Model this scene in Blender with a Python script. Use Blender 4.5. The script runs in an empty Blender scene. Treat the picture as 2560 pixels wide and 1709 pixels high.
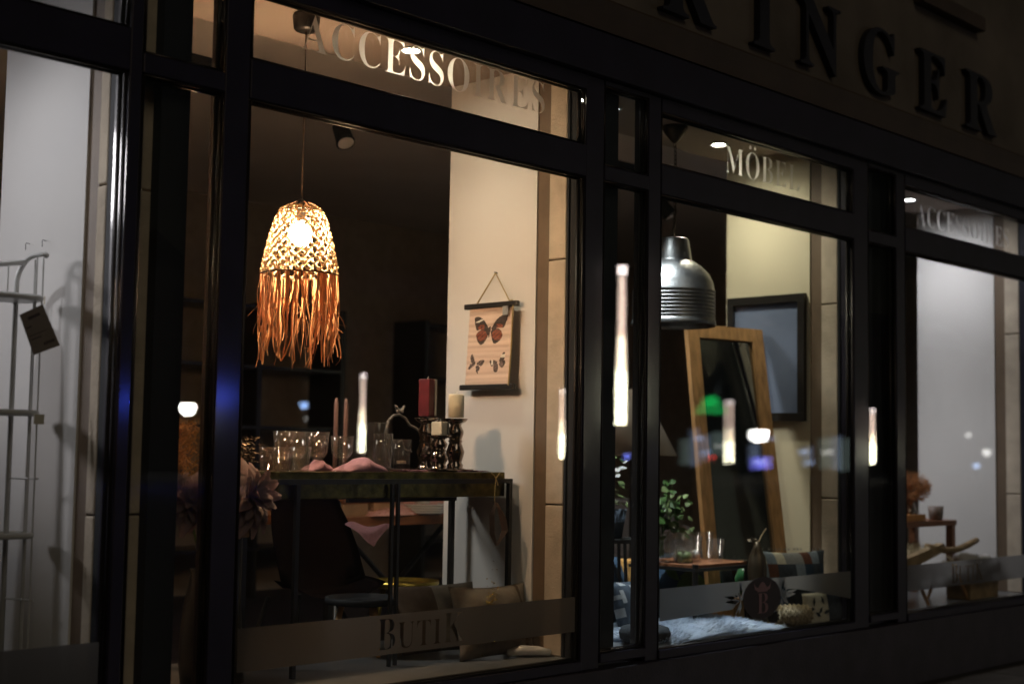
import bpy, bmesh, math, random
from mathutils import Vector, Matrix
random.seed(11)
R = math.radians
C = bpy.context.scene.collection
sc = bpy.context.scene

# ------------------------------------------------------------------ camera
cam = bpy.data.objects.new('camera', bpy.data.cameras.new('camera'))
C.objects.link(cam)
def cam_matrix(loc, yaw, pitch, roll):
    fw = Vector((math.sin(yaw)*math.cos(pitch), math.cos(yaw)*math.cos(pitch), math.sin(pitch)))
    r = Vector((math.cos(yaw), -math.sin(yaw), 0)); u = r.cross(fw)
    r2 = r*math.cos(roll)+u*math.sin(roll); u2 = -r*math.sin(roll)+u*math.cos(roll)
    m = Matrix((r2, u2, -fw)).transposed().to_4x4(); m.translation = loc
    return m
cam.matrix_world = cam_matrix(Vector((0, -4.0, 1.25)), R(46.38), R(4.47), R(0.909))
cam.data.lens = 50; cam.data.sensor_width = 36
cam.data.clip_start = 0.1; cam.data.clip_end = 1000
cam.data.dof.use_dof = True
cam.data.dof.focus_distance = 5.75
cam.data.dof.aperture_fstop = 1.7
sc.camera = cam

# ------------------------------------------------------------------ night sky, city glow, exposure
world = bpy.data.worlds.new('World'); sc.world = world; world.use_nodes = True
wn = world.node_tree.nodes; wl = world.node_tree.links
bg = wn['Background']; sky = wn.new('ShaderNodeTexSky'); sky.sky_type = 'NISHITA'
sky.sun_disc = False; sky.sun_elevation = R(2); sky.sun_rotation = R(200)
wl.new(sky.outputs[0], bg.inputs[0]); bg.inputs[1].default_value = 0.004
sun = bpy.data.lights.new('sun', 'SUN'); sun.energy = 0.20; sun.angle = R(25); sun.color = (1, .82, .6)
so = bpy.data.objects.new('sun', sun); C.objects.link(so)
so.rotation_euler = Vector((.35, .8, -.5)).to_track_quat('-Z', 'Y').to_euler()
vs = sc.view_settings
vs.view_transform = 'Standard'; vs.look = 'None'; vs.exposure = 0; vs.gamma = 1
vs.use_curve_mapping = False
cy = sc.cycles
cy.use_denoising = True; cy.max_bounces = 14; cy.diffuse_bounces = 4; cy.glossy_bounces = 5
cy.transmission_bounces = 12; cy.transparent_max_bounces = 40
cy.caustics_reflective = False; cy.caustics_refractive = False
cy.sample_clamp_indirect = 4; cy.blur_glossy = 0.5

# ------------------------------------------------------------------ materials
def mat(name, col, rough=.5, metal=0, spec=.5, var=.12, scale=12, bump=0, bscale=60, transl=0, stretch=None):
    m = bpy.data.materials.new(name); m.use_nodes = True
    n = m.node_tree.nodes; l = m.node_tree.links; b = n['Principled BSDF']
    b.inputs['Roughness'].default_value = rough; b.inputs['Metallic'].default_value = metal
    b.inputs['Specular IOR Level'].default_value = spec
    tc = n.new('ShaderNodeTexCoord'); src = tc.outputs['Object']
    if stretch:
        mp = n.new('ShaderNodeMapping'); mp.inputs['Scale'].default_value = stretch
        l.new(src, mp.inputs[0]); src = mp.outputs[0]
    tn = n.new('ShaderNodeTexNoise'); tn.inputs['Scale'].default_value = scale; tn.inputs['Detail'].default_value = 5
    l.new(src, tn.inputs['Vector'])
    cr = n.new('ShaderNodeValToRGB')
    cr.color_ramp.elements[0].position = .3; cr.color_ramp.elements[1].position = .7
    cr.color_ramp.elements[0].color = (*[max(0, c*(1-var)) for c in col], 1)
    cr.color_ramp.elements[1].color = (*[min(1, c*(1+var)) for c in col], 1)
    l.new(tn.outputs[0], cr.inputs[0]); l.new(cr.outputs[0], b.inputs['Base Color'])
    if bump:
        t2 = n.new('ShaderNodeTexNoise'); t2.inputs['Scale'].default_value = bscale; t2.inputs['Detail'].default_value = 4
        l.new(src, t2.inputs['Vector'])
        bp = n.new('ShaderNodeBump'); bp.inputs['Strength'].default_value = bump; bp.inputs['Distance'].default_value = .01
        l.new(t2.outputs[0], bp.inputs['Height']); l.new(bp.outputs[0], b.inputs['Normal'])
    if transl:
        tr = n.new('ShaderNodeBsdfTranslucent'); l.new(cr.outputs[0], tr.inputs[0])
        mx = n.new('ShaderNodeMixShader'); mx.inputs[0].default_value = transl
        l.new(b.outputs[0], mx.inputs[1]); l.new(tr.outputs[0], mx.inputs[2])
        l.new(mx.outputs[0], n['Material Output'].inputs[0])
    return m
def emit(name, col, s):
    m = bpy.data.materials.new(name); m.use_nodes = True; n = m.node_tree.nodes
    n.remove(n['Principled BSDF'])
    e = n.new('ShaderNodeEmission'); e.inputs[0].default_value = (*col, 1); e.inputs[1].default_value = s
    m.node_tree.links.new(e.outputs[0], n['Material Output'].inputs[0]); return m
def clear(name, tint=(1, 1, 1), f0=.04, dirt_haze=0, rough=0):
    # thin clear glass: see-through with a Fresnel mirror reflection
    m = bpy.data.materials.new(name); m.use_nodes = True; n = m.node_tree.nodes; l = m.node_tree.links
    n.remove(n['Principled BSDF'])
    g = n.new('ShaderNodeNewGeometry'); d = n.new('ShaderNodeVectorMath'); d.operation = 'DOT_PRODUCT'
    l.new(g.outputs['Normal'], d.inputs[0]); l.new(g.outputs['Incoming'], d.inputs[1])
    a = n.new('ShaderNodeMath'); a.operation = 'ABSOLUTE'; l.new(d.outputs['Value'], a.inputs[0])
    s = n.new('ShaderNodeMath'); s.operation = 'SUBTRACT'; s.inputs[0].default_value = 1; l.new(a.outputs[0], s.inputs[1])
    p = n.new('ShaderNodeMath'); p.operation = 'POWER'; p.inputs[1].default_value = 5; l.new(s.outputs[0], p.inputs[0])
    mu = n.new('ShaderNodeMath'); mu.operation = 'MULTIPLY_ADD'; mu.inputs[1].default_value = 1-f0; mu.inputs[2].default_value = f0
    l.new(p.outputs[0], mu.inputs[0])
    t = n.new('ShaderNodeBsdfTransparent'); t.inputs[0].default_value = (*tint, 1)
    gl = n.new('ShaderNodeBsdfGlossy'); gl.inputs['Roughness'].default_value = rough
    mx = n.new('ShaderNodeMixShader'); l.new(mu.outputs[0], mx.inputs[0]); l.new(t.outputs[0], mx.inputs[1]); l.new(gl.outputs[0], mx.inputs[2])
    out = mx
    if dirt_haze:
        df = n.new('ShaderNodeBsdfDiffuse'); df.inputs[0].default_value = (.6, .6, .6, 1)
        tc = n.new('ShaderNodeTexCoord'); tn = n.new('ShaderNodeTexNoise'); tn.inputs['Scale'].default_value = 3; tn.inputs['Detail'].default_value = 8
        l.new(tc.outputs['Object'], tn.inputs['Vector'])
        m3 = n.new('ShaderNodeMath'); m3.operation = 'MULTIPLY'; m3.inputs[1].default_value = dirt_haze; l.new(tn.outputs[0], m3.inputs[0])
        m2 = n.new('ShaderNodeMixShader'); l.new(m3.outputs[0], m2.inputs[0]); l.new(mx.outputs[0], m2.inputs[1]); l.new(df.outputs[0], m2.inputs[2]); out = m2
    l.new(out.outputs[0], n['Material Output'].inputs[0]); return m
def film(name, col, dif, tr, clearness=0):
    m = bpy.data.materials.new(name); m.use_nodes = True; n = m.node_tree.nodes; l = m.node_tree.links
    n.remove(n['Principled BSDF'])
    a = n.new('ShaderNodeBsdfDiffuse'); a.inputs[0].default_value = (*[c*dif for c in col], 1)
    b = n.new('ShaderNodeBsdfTranslucent'); b.inputs[0].default_value = (*[c*tr for c in col], 1)
    s = n.new('ShaderNodeAddShader'); l.new(a.outputs[0], s.inputs[0]); l.new(b.outputs[0], s.inputs[1]); o = s
    if clearness:
        t = n.new('ShaderNodeBsdfTransparent'); mx = n.new('ShaderNodeMixShader'); mx.inputs[0].default_value = clearness
        l.new(s.outputs[0], mx.inputs[1]); l.new(t.outputs[0], mx.inputs[2]); o = mx
    l.new(o.outputs[0], n['Material Output'].inputs[0]); return m

M = dict(
    frame=mat('dark_frame_paint', (.021, .019, .034), .42, 0, .3, .2, 6, .05, 200),
    bead=mat('dark_anodised_bead', (.030, .026, .025), .34, .6, .5, .1, 8),
    fascia=mat('fascia_render', (.12, .105, .085), .85, 0, .3, .28, 2.2, .25, 90),
    cornice=mat('cornice_paint', (.06, .042, .028), .6, 0, .4, .15, 5, .1, 60),
    navy=mat('navy_letter_paint', (.012, .012, .017), .45),
    plinth=mat('dark_plinth_stone', (.032, .028, .038), .5, 0, .4, .25, 7, .15, 80),
    paving=mat('paving_slab', (.09, .08, .07), .8, 0, .3, .25, 6, .4, 120),
    joint=mat('paving_joint', (.03, .03, .03), .95),
    asphalt=mat('asphalt', (.045, .045, .048), .85, 0, .3, .3, 30, .5, 200),
    plaster=mat('white_plaster', (.76, .74, .72), .75, 0, .3, .03, 3, .06, 140),
    plaster_warm=mat('cream_plaster', (.72, .65, .47), .75, 0, .3, .03, 3, .06, 140),
    stone=mat('pale_sandstone', (.60, .51, .40), .85, 0, .25, .16, 9, .35, 70),
    trim=mat('brown_trim', (.16, .11, .07), .6),
    reveal=mat('grey_reveal_panel', (.020, .023, .028), .65, 0, .25),
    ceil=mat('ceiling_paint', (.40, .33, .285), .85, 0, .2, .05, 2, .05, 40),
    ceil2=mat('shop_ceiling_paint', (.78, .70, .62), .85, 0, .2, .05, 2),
    floor=mat('grey_display_floor', (.14, .145, .15), .28, 0, .5, .15, 5, .03, 60),
    dark=mat('dark_wall_paint', (.34, .28, .22), .8),
    black=mat('black_metal', (.012, .012, .012), .4, 0, .5),
    blackwood=mat('black_wood', (.02, .018, .016), .35),
    white_metal=mat('white_powder_coat', (.50, .50, .49), .35),
    raffia=mat('raffia', (.90, .66, .42), .6, 0, .3, .25, 25, 0, 60, .55),
    fringe=mat('raffia_fringe', (.76, .43, .22), .6, 0, .3, .3, 25, 0, 60, .5),
    rib=mat('lamp_wire', (.10, .045, .02), .5),
    cord=mat('lamp_cord', (.10, .06, .035), .6),
    gold=mat('antique_brass_sheet', (.10, .085, .025), .30, .85, .5, .7, 18, .3, 35),
    goldtray=mat('brass_tray', (.42, .32, .07), .3, 1, .5, .2, 20, .2, 40),
    chrome=mat('mercury_glass', (.30, .25, .22), .06, 1, .5, .35, 25),
    red_wax=mat('red_wax', (.13, .013, .019), .45, 0, .4, .25, 25, .1, 90),
    wax=mat('ivory_wax', (.80, .74, .58), .5, 0, .4, .05, 10),
    label=mat('paper_label', (.72, .68, .58), .6),
    dlabel=mat('green_label', (.05, .07, .055), .5),
    pink=mat('dusty_pink_linen', (.36, .21, .27), .9, 0, .2, .12, 60, .3, 250),
    tag=mat('price_tag_card', (.22, .18, .15), .7), ink=mat('printed_ink', (.05, .03, .03), .7),
    cardtag=mat('kraft_tag', (.36, .22, .12), .75),
    paper=mat('aged_poster_paper', (.72, .54, .43), .75, 0, .2, .14, 7, 0, 60, 0, (1, .4, 9)),
    wing=mat('butterfly_dark_print', (.07, .052, .045), .8, 0, .2, .3, 70),
    orange=mat('butterfly_orange_print', (.27, .085, .05), .8, 0, .2, .35, 80),
    grey=mat('butterfly_grey_print', (.17, .125, .11), .8, 0, .2, .4, 90),
    twine=mat('jute_twine', (.42, .32, .14), .8),
    leather=mat('brown_leather', (.10, .06, .045), .5),
    wood=mat('warm_oak', (.52, .29, .12), .45, 0, .4, .3, 7, .1, 40, 0, (6, 6, .7)),
    wood2=mat('red_brown_wood', (.22, .085, .035), .5, 0, .4, .3, 6, .1, 40, 0, (.7, 6, 6)),
    linen=mat('natural_linen', (.20, .17, .135), .95, 0, .1, .12, 40, .3, 200),
    linen2=mat('brown_linen', (.10, .07, .05), .95, 0, .1, .12, 40, .3, 200),
    sequin=mat('gold_sequins', (.85, .52, .10), .18, 1, .5, .5, 60, .8, 120),
    shellchair=mat('dark_shell_velvet', (.007, .003, .003), .8, 0, .1),
    petal=mat('mauve_petal', (.42, .30, .29), .6, 0, .3, .25, 12, 0, 60, .2),
    dry=mat('dried_grass', (.62, .36, .16), .8, 0, .2, .4, 30, 0, 60, .2),
    leaf=mat('green_leaf', (.08, .16, .04), .45, 0, .4, .4, 10, 0, 60, .2),
    leaf2=mat('pale_leaf', (.20, .26, .10), .5, 0, .4, .4, 10, 0, 60, .2),
    galv=mat('galvanised_steel', (.24, .235, .225), .42, 1, .5, .25, 14, .08, 50),
    blueart=mat('grey_blue_print', (.19, .24, .36), .5, 0, .3, .12, 3),
    mirror=mat('mirror_glass', (.30, .32, .31), .02, 1, .5, .01),
    fur=mat('white_sheepskin', (.66, .73, .82), .9, 0, .1, .15, 8, 0, 60, .25),
    pewter=mat('dull_white_metal', (.24, .22, .20), .5),
    taper=mat('pale_pink_wax', (.30, .17, .14), .5),
    furpink=mat('pink_fur', (.60, .33, .30), .9, 0, .1, .15, 20),
    basket=mat('woven_seagrass', (.36, .29, .18), .75, 0, .2, .4, 40, .6, 80),
    cwhite=mat('cream_patch', (.68, .64, .50), .95, 0, .1, .1, 50, .3, 200),
    cblue=mat('slate_blue_patch', (.24, .30, .36), .95, 0, .1, .15, 50, .3, 200),
    crust=mat('rust_patch', (.15, .065, .045), .95, 0, .1, .2, 50, .3, 200),
    cgrey=mat('grey_patch', (.34, .35, .35), .95, 0, .1, .1, 50, .3, 200),
    cdark=mat('dark_blue_grey_fabric', (.06, .075, .095), .95, 0, .1, .25, 40, .3, 200),
    pouf=mat('charcoal_knit', (.05, .055, .06), .95, 0, .1, .2, 40, .5, 60),
    cer=mat('white_ceramic', (.75, .72, .68), .25),
    greencer=mat('green_glaze', (.05, .22, .09), .2),
    bronze=mat('bronze', (.07, .05, .03), .4, .8),
    rustdry=mat('rust_dried_flower', (.36, .15, .05), .85, 0, .2, .4, 30, 0, 60, .15),
    orangebook=mat('orange_soap_block', (.72, .34, .10), .6),
    drift=mat('driftwood', (.34, .24, .13), .8, 0, .2, .3, 12, .3, 50),
    excel=mat('wood_wool', (.56, .47, .30), .85),
    jarbrown=mat('smoked_cup', (.20, .15, .12), .4, 0, .5, .5, 60, .4, 90),
    towel=mat('white_towel', (.72, .70, .68), .95, 0, .1, .08, 30, .4, 120),
    emblem=mat('maroon_emblem', (.018, .008, .010), .5), emblem2=mat('emblem_print', (.22, .12, .13), .5),
    shade=mat('linen_lampshade', (.36, .32, .28), .9),
    sofa=mat('grey_sofa_fabric', (.20, .18, .175), .95),
    multi=mat('floral_print', (.30, .16, .05), .9, 0, .1, .9, 18),
    teal=mat('deep_blue_fabric', (.02, .05, .09), .9),
    post=mat('dark_post', (.03, .03, .035), .4),
    facade_far=mat('far_facade', (.12, .11, .10), .9),
)
M['pane'] = clear('window_glass', (.97, .985, .98), .065, .006)
M['tumbler'] = clear('drinking_glass', (.97, .965, .955), .06, .045); M['rose'] = clear('rose_glass', (.95, .90, .86), .06, .05); M['smoke'] = clear('grey_glass', (.90, .89, .88), .06, .035)  # pale diffuse haze in the glassware stands in for light it catches
def etched(name, col, rough):
    m = bpy.data.materials.new(name); m.use_nodes = True; n = m.node_tree.nodes; l = m.node_tree.links
    n.remove(n['Principled BSDF'])
    a = n.new('ShaderNodeBsdfRefraction'); a.inputs[0].default_value = (*col, 1); a.inputs['Roughness'].default_value = rough; a.inputs['IOR'].default_value = 2.5; gm_ = n.new('ShaderNodeNewGeometry'); l.new(gm_.outputs['Incoming'], a.inputs['Normal'])
    b = n.new('ShaderNodeBsdfTranslucent'); b.inputs[0].default_value = (.6, .58, .55, 1)
    s = n.new('ShaderNodeMixShader'); s.inputs[0].default_value = .12; l.new(a.outputs[0], s.inputs[1]); l.new(b.outputs[0], s.inputs[2])
    l.new(s.outputs[0], n['Material Output'].inputs[0]); return m
M['film'] = etched('etched_letter_film', (.86, .84, .82), .66)
M['band'] = film('frosted_band_film', (1, .98, .95), .05, .15, .05)

# ------------------------------------------------------------------ builders
def wloc(o):
    v = Vector((0, 0, 0))
    while o: v += o.location; o = o.parent
    return v
def obj(name, bm, m, parent=None, smooth=False):
    me = bpy.data.meshes.new(name)
    off = wloc(parent) if parent else Vector((0, 0, 0))
    if off.length: bmesh.ops.translate(bm, verts=bm.verts, vec=-off)
    bm.to_mesh(me); bm.free()
    for x in (m if isinstance(m, (list, tuple)) else [m]): me.materials.append(M[x] if isinstance(x, str) else x)
    if smooth:
        for p in me.polygons: p.use_smooth = True
    o = bpy.data.objects.new(name, me); C.objects.link(o)
    if parent: o.parent = parent
    return o
def tag(o, label, cat, group=None):
    o['label'] = label; o['category'] = cat
    if group: o['group'] = group
    return o
def thing(name, label, cat, loc=(0, 0, 0), group=None):
    o = bpy.data.objects.new(name, None); C.objects.link(o); o.location = loc; o.empty_display_size = .05
    return tag(o, label, cat, group)
def struct(name, bm, m, parent=None):
    o = obj(name, bm, m, parent)
    if not parent: o['kind'] = 'structure'
    return o
def B(): return bmesh.new()
def box(bm, x0, x1, y0, y1, z0, z1, bev=0):
    vs = [bm.verts.new((x, y, z)) for x in (x0, x1) for y in (y0, y1) for z in (z0, z1)]
    fs = [bm.faces.new([vs[i] for i in f]) for f in ((0, 1, 3, 2), (4, 6, 7, 5), (0, 4, 5, 1), (2, 3, 7, 6), (0, 2, 6, 4), (1, 5, 7, 3))]
    if bev:
        es = list({e for f in fs for e in f.edges})
        bmesh.ops.bevel(bm, geom=es, offset=bev, segments=2, profile=.5, affect='EDGES')
    return vs
def bx(*a, bev=0): bm = B(); box(bm, *a, bev=bev); return bm
def tube(bm, pts, r, n=8, cap=True):
    pts = [Vector(p) for p in pts]; rr = r if isinstance(r, (list, tuple)) else [r]*len(pts)
    rings = []; up = None
    for i, p in enumerate(pts):
        t = (pts[min(i+1, len(pts)-1)]-pts[max(i-1, 0)])
        if t.length < 1e-9: t = Vector((0, 0, 1))
        t.normalize()
        if up is None: up = Vector((0, 0, 1)) if abs(t.z) < .9 else Vector((1, 0, 0))
        s = t.cross(up); s = s.normalized() if s.length > 1e-6 else Vector((1, 0, 0))
        u = s.cross(t).normalized(); up = u
        rings.append([bm.verts.new(p+(s*math.cos(2*math.pi*k/n)+u*math.sin(2*math.pi*k/n))*rr[i]) for k in range(n)])
    for a, b in zip(rings, rings[1:]):
        for k in range(n): bm.faces.new((a[k], a[(k+1) % n], b[(k+1) % n], b[k]))
    if cap and n > 2: bm.faces.new(rings[0][::-1]); bm.faces.new(rings[-1])
def tb(pts, r, n=8): bm = B(); tube(bm, pts, r, n); return bm
def lathe(bm, prof, c, n=24, close=False, sx=1, sy=1):
    c = Vector(c); rings = []
    for r, z in prof:
        if r < 1e-5: rings.append([bm.verts.new(c+Vector((0, 0, z)))])
        else: rings.append([bm.verts.new(c+Vector((r*sx*math.cos(2*math.pi*k/n), r*sy*math.sin(2*math.pi*k/n), z))) for k in range(n)])
    pr = list(zip(rings, rings[1:]))
    if close: pr.append((rings[-1], rings[0]))
    for a, b in pr:
        for k in range(n):
            q = (a[k], a[(k+1) % n], b[(k+1) % n], b[k]) if len(a) > 1 and len(b) > 1 else ((a[0], b[(k+1) % n], b[k]) if len(a) == 1 and len(b) > 1 else ((a[k], a[(k+1) % n], b[0]) if len(a) > 1 else None))
            if q: bm.faces.new(q)
    bmesh.ops.recalc_face_normals(bm, faces=bm.faces)
def lt(prof, c, n=24, **k): bm = B(); lathe(bm, prof, c, n, **k); return bm
def ribbon(bm, pts, w, side, th=.0006):
    # a flat strip with a little thickness following pts; side = width direction (vector or list)
    rows = []
    for i, p in enumerate(pts):
        p = Vector(p); s = (side[i] if isinstance(side, list) else side).normalized()
        t = (Vector(pts[min(i+1, len(pts)-1)])-Vector(pts[max(i-1, 0)])).normalized()
        nn = s.cross(t).normalized()
        ww = w[i] if isinstance(w, list) else w
        rows.append([bm.verts.new(p-s*ww/2-nn*th), bm.verts.new(p+s*ww/2-nn*th), bm.verts.new(p+s*ww/2+nn*th), bm.verts.new(p-s*ww/2+nn*th)])
    for a, b in zip(rows, rows[1:]):
        for k in range(4): bm.faces.new((a[k], a[(k+1) % 4], b[(k+1) % 4], b[k]))
    bm.faces.new(rows[0][::-1]); bm.faces.new(rows[-1])
def poly(bm, pts, mi=0):
    f = bm.faces.new([bm.verts.new(p) for p in pts]); f.material_index = mi; return f
def prism(bm, loop, d):
    d = Vector(d); a = [bm.verts.new(p) for p in loop]; b = [bm.verts.new(Vector(p)+d) for p in loop]; n = len(a)
    bm.faces.new(a); bm.faces.new(b[::-1])
    for k in range(n): bm.faces.new((a[(k+1) % n], a[k], b[k], b[(k+1) % n]))
def cushion(w, h, t, mtx, n=16, pinch=.06, patch=None, lump=.0):
    bm = B(); f = {}
    def pt(u, v, s):
        e = (1-abs(u)**2.6)*(1-abs(v)**2.6)
        x = u*w/2*(1-pinch*(1-abs(v)**2)*0-pinch*(1-v*v)*abs(u)); y = v*h/2*(1-pinch*(1-u*u)*abs(v))
        z = s*t/2*max(e, 0)**.55 + lump*math.sin(7*u+3*v)*math.cos(5*v)*max(e, 0)
        return Vector((x, y, z))
    for s in (1, -1):
        g = [[None]*(n+1) for _ in range(n+1)]
        for i in range(n+1):
            for j in range(n+1):
                if s == -1 and (i in (0, n) or j in (0, n)): g[i][j] = f[(i, j)]
                else:
                    g[i][j] = bm.verts.new(mtx @ pt(2*i/n-1, 2*j/n-1, s)); f.setdefault((i, j), g[i][j])
                    if s == 1: f[(i, j)] = g[i][j]
        for i in range(n):
            for j in range(n):
                q = (g[i][j], g[i+1][j], g[i+1][j+1], g[i][j+1])
                fc = bm.faces.new(q if s == 1 else q[::-1])
                if patch: fc.material_index = patch((i+.5)/n, (j+.5)/n, s)
    return bm
def frame_mtx(o, xdir, ydir):
    x = Vector(xdir).normalized(); y = Vector(ydir); y = (y-x*y.dot(x)).normalized(); z = x.cross(y)
    m = Matrix((x, y, z)).transposed().to_4x4(); m.translation = Vector(o); return m
def lightat(name, kind, loc, energy, color, parent=None, size=.03, to=None, cone=90, blend=.5):
    l = bpy.data.lights.new(name, kind); l.energy = energy; l.color = color; l.shadow_soft_size = size
    o = bpy.data.objects.new(name, l); C.objects.link(o)
    if kind == 'SPOT':
        l.spot_size = R(cone); l.spot_blend = blend
        o.rotation_euler = (Vector(to)-Vector(loc)).to_track_quat('-Z', 'Y').to_euler()
    o.location = Vector(loc)-(wloc(parent) if parent else Vector((0, 0, 0)))
    if parent: o.parent = parent
    return o

# ---- serif lettering from the built-in font's bold roman alphabet
_gl = {}
def glyph(ch, offset=-.012):
    key = (ch, offset)
    if key in _gl: return _gl[key]
    base = {'Ö': 'O'}.get(ch, ch)
    cu = bpy.data.curves.new('letter_outline', 'FONT'); cu.body = chr(0x1D400+ord(base)-65); cu.offset = offset; cu.resolution_u = 5
    o = bpy.data.objects.new('letter_outline', cu); C.objects.link(o)
    dg = bpy.context.evaluated_depsgraph_get(); dg.update()
    me = bpy.data.meshes.new_from_object(o.evaluated_get(dg))
    bm = B(); bm.from_mesh(me); bmesh.ops.remove_doubles(bm, verts=bm.verts, dist=1e-5)
    bpy.data.objects.remove(o); bpy.data.meshes.remove(me)
    loops = []; es = {e for e in bm.edges if e.is_boundary}
    while es:
        e = es.pop(); lp = [e.verts[0], e.verts[1]]
        while True:
            nx = [q for q in lp[-1].link_edges if q in es]
            if not nx: break
            es.remove(nx[0]); v = nx[0].other_vert(lp[-1])
            if v is lp[0]: break
            lp.append(v)
        loops.append([(v.co.x, v.co.y) for v in lp])
    bm.free()
    xs = [p[0] for l in loops for p in l]; x0 = min(xs); w = max(xs)-x0
    h = max(p[1] for l in loops for p in l if True) if base not in 'OCGS' else .676
    loops = [[(x-x0, y) for x, y in l] for l in loops]
    if ch == 'Ö':
        for cx in (w*.32, w*.68): loops.append([(cx+.055*math.cos(a*math.pi/5), .80+.055*math.sin(a*math.pi/5)) for a in range(10)])
    _gl[key] = (loops, w); return _gl[key]
def layout(text, x0, x1, z0, z1, gap=.1, sizes=None, offset=-.012):
    out = []; x = 0
    for i, ch in enumerate(text):
        lp, w = glyph(ch, offset); s = sizes[i] if sizes else 1
        out.append([[(x+px*s, py*s) for px, py in l] for l in lp]); x += w*s+gap
    tot = x-gap; H = .676
    return [[[(x0+px/tot*(x1-x0), z0+py/H*(z1-z0)) for px, py in l] for l in g] for g in out]
def fill(loops, extrude=0):
    cu = bpy.data.curves.new('outline', 'CURVE'); cu.dimensions = '2D'; cu.fill_mode = 'BOTH'; cu.extrude = extrude
    for l in loops:
        s = cu.splines.new('POLY'); s.points.add(len(l)-1); s.use_cyclic_u = True
        for p, q in zip(s.points, l): p.co = (q[0], q[1], 0, 1)
    o = bpy.data.objects.new('outline', cu); C.objects.link(o)
    dg = bpy.context.evaluated_depsgraph_get(); dg.update()
    me = bpy.data.meshes.new_from_object(o.evaluated_get(dg))
    bm = B(); bm.from_mesh(me); bpy.data.objects.remove(o); bpy.data.meshes.remove(me)
    return bm
def upright(bm, y):            # XY outline -> XZ plane standing at depth y
    for v in bm.verts: v.co = Vector((v.co.x, y-v.co.z, v.co.y))
    return bm

# =================================================================== SETTING
ground = struct('pavement', bx(-30, 60, -9, -.02, -.3, -.012), 'joint')
for i in range(16):
    for j in range(4):
        x = 3.4+i*.6+(.3 if j % 2 else 0); y = -.13-j*.6
        obj('paving_slab', bx(x+.004, x+.596, y-.596, y-.004, -.06, random.uniform(-.003, .001), bev=.003), 'paving', ground)
struct('road', bx(-150, 400, -260, -9, -.5, -.06), 'asphalt')
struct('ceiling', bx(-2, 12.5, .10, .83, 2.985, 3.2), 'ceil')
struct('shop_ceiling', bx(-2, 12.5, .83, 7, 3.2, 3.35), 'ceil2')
struct('display_floor', bx(-2, 12.5, .055, .98, .2, .385), 'floor')
struct('floor', bx(-2, 12.5, .98, 7, 0, .15), 'plinth')
struct('back_wall', bx(-2, 12.5, 5.2, 5.35, 0, 3.35), 'dark')
struct('side_wall', bx(-2.15, -2, .06, 7, 0, 3.35), 'dark')
struct('side_wall', bx(12.5, 12.65, .06, 7, 0, 3.35), 'dark')

# ------------------------------------------------------------------ the building
bld = thing('shop_building', 'shop facade with dark metal shopfront, cornice and large serif sign letters', 'building', (6, 0, 0))
obj('fascia_wall', bx(-3, 14, -.03, .10, 3.236, 8), 'fascia', bld)
bm = B()
prof = [(-.03, 3.236), (-.085, 3.236), (-.088, 3.225), (-.082, 3.205), (-.072, 3.17), (-.066, 3.13), (-.064, 3.10), (.10, 3.10), (.10, 3.236)]
prism(bm, [(-3, y, z) for y, z in prof], (17, 0, 0)); bmesh.ops.recalc_face_normals(bm, faces=bm.faces)
obj('cornice', bm, 'cornice', bld)
obj('upper_sill', bx(7.55, 8.36, -.10, -.031, 3.93, 4.02, bev=.006), 'cornice', bld)
obj('shopfront_beam', bx(-3, 14, -.055, .098, 2.905, 3.098, bev=.004), 'frame', bld)
obj('plinth', bx(-3, 14, -.045, .05, -.05, .335, bev=.004), 'plinth', bld)
obj('blind_panel', bx(-3, .52, -.03, .05, .336, 2.904), 'frame', bld)
obj('blind_panel', bx(11.6, 14, -.03, .05, .336, 2.904), 'frame', bld)
for xs, ch in ((5.10, 'R'), (5.84, 'I'), (6.27, 'N'), (6.91, 'G'), (7.557, 'E'), (8.15, 'R')):
    w = {'R': .42, 'I': .19, 'N': .40, 'G': .40, 'E': .34}[ch]
    lp = layout(ch, xs, xs+w, 3.30, 3.66, offset=0)[0]
    obj('sign_letter', upright(fill(lp, .018), -.05), 'navy', bld)
for (a, b) in ((2.390, 2.435), (2.755, 2.855), (4.635, 4.755), (5.075, 5.165), (6.895, 7.045), (7.365, 7.465), (9.205, 9.345), (9.665, 9.80), (11.5, 11.6)):
    obj('mullion', bx(a, b, -.012, .075, .336, 2.904, bev=.004), 'frame', bld)

# piers behind the glass: plaster, brown groove, sandstone blocks, dark reveal
def pier(x, w, plaster, yw=.262, yt=.19, ys=.088):
    p = obj('pier', bx(x, x+w, yw, .825, .386, 2.984), plaster, bld)
    obj('pier_trim', bx(x+.008, x+w-.008, yt, yw-.0005, .386, 2.984), 'trim', p)
    for z0, z1 in ((.386, 1.028), (1.034, 2.098), (2.104, 2.984)):
        obj('stone_block', bx(x+.001, x+w-.001, ys, yt-.0005, z0, z1, bev=.006), 'stone', p)
    obj('reveal_panel', bx(x+.004, x+.0119, .0755, ys-.001, .386, 2.984), 'reveal', p)
    obj('reveal_panel', bx(x+.012, x+.03, .012, ys-.001, .386, 2.984), 'reveal', p)
    shade_panel = obj('blackout_panel', bx(x+w-.115, x+w-.004, .06, ys-.0008, .386, 2.984), 'reveal', p)  # dark panel stands in for shade on the stone front's right half
    return p
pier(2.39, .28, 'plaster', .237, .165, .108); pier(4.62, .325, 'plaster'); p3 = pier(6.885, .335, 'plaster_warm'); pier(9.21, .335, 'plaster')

obj('blackout_panel', bx(7.2205, 7.455, .09, .11, .386, 2.984), 'reveal', p3)
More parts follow.
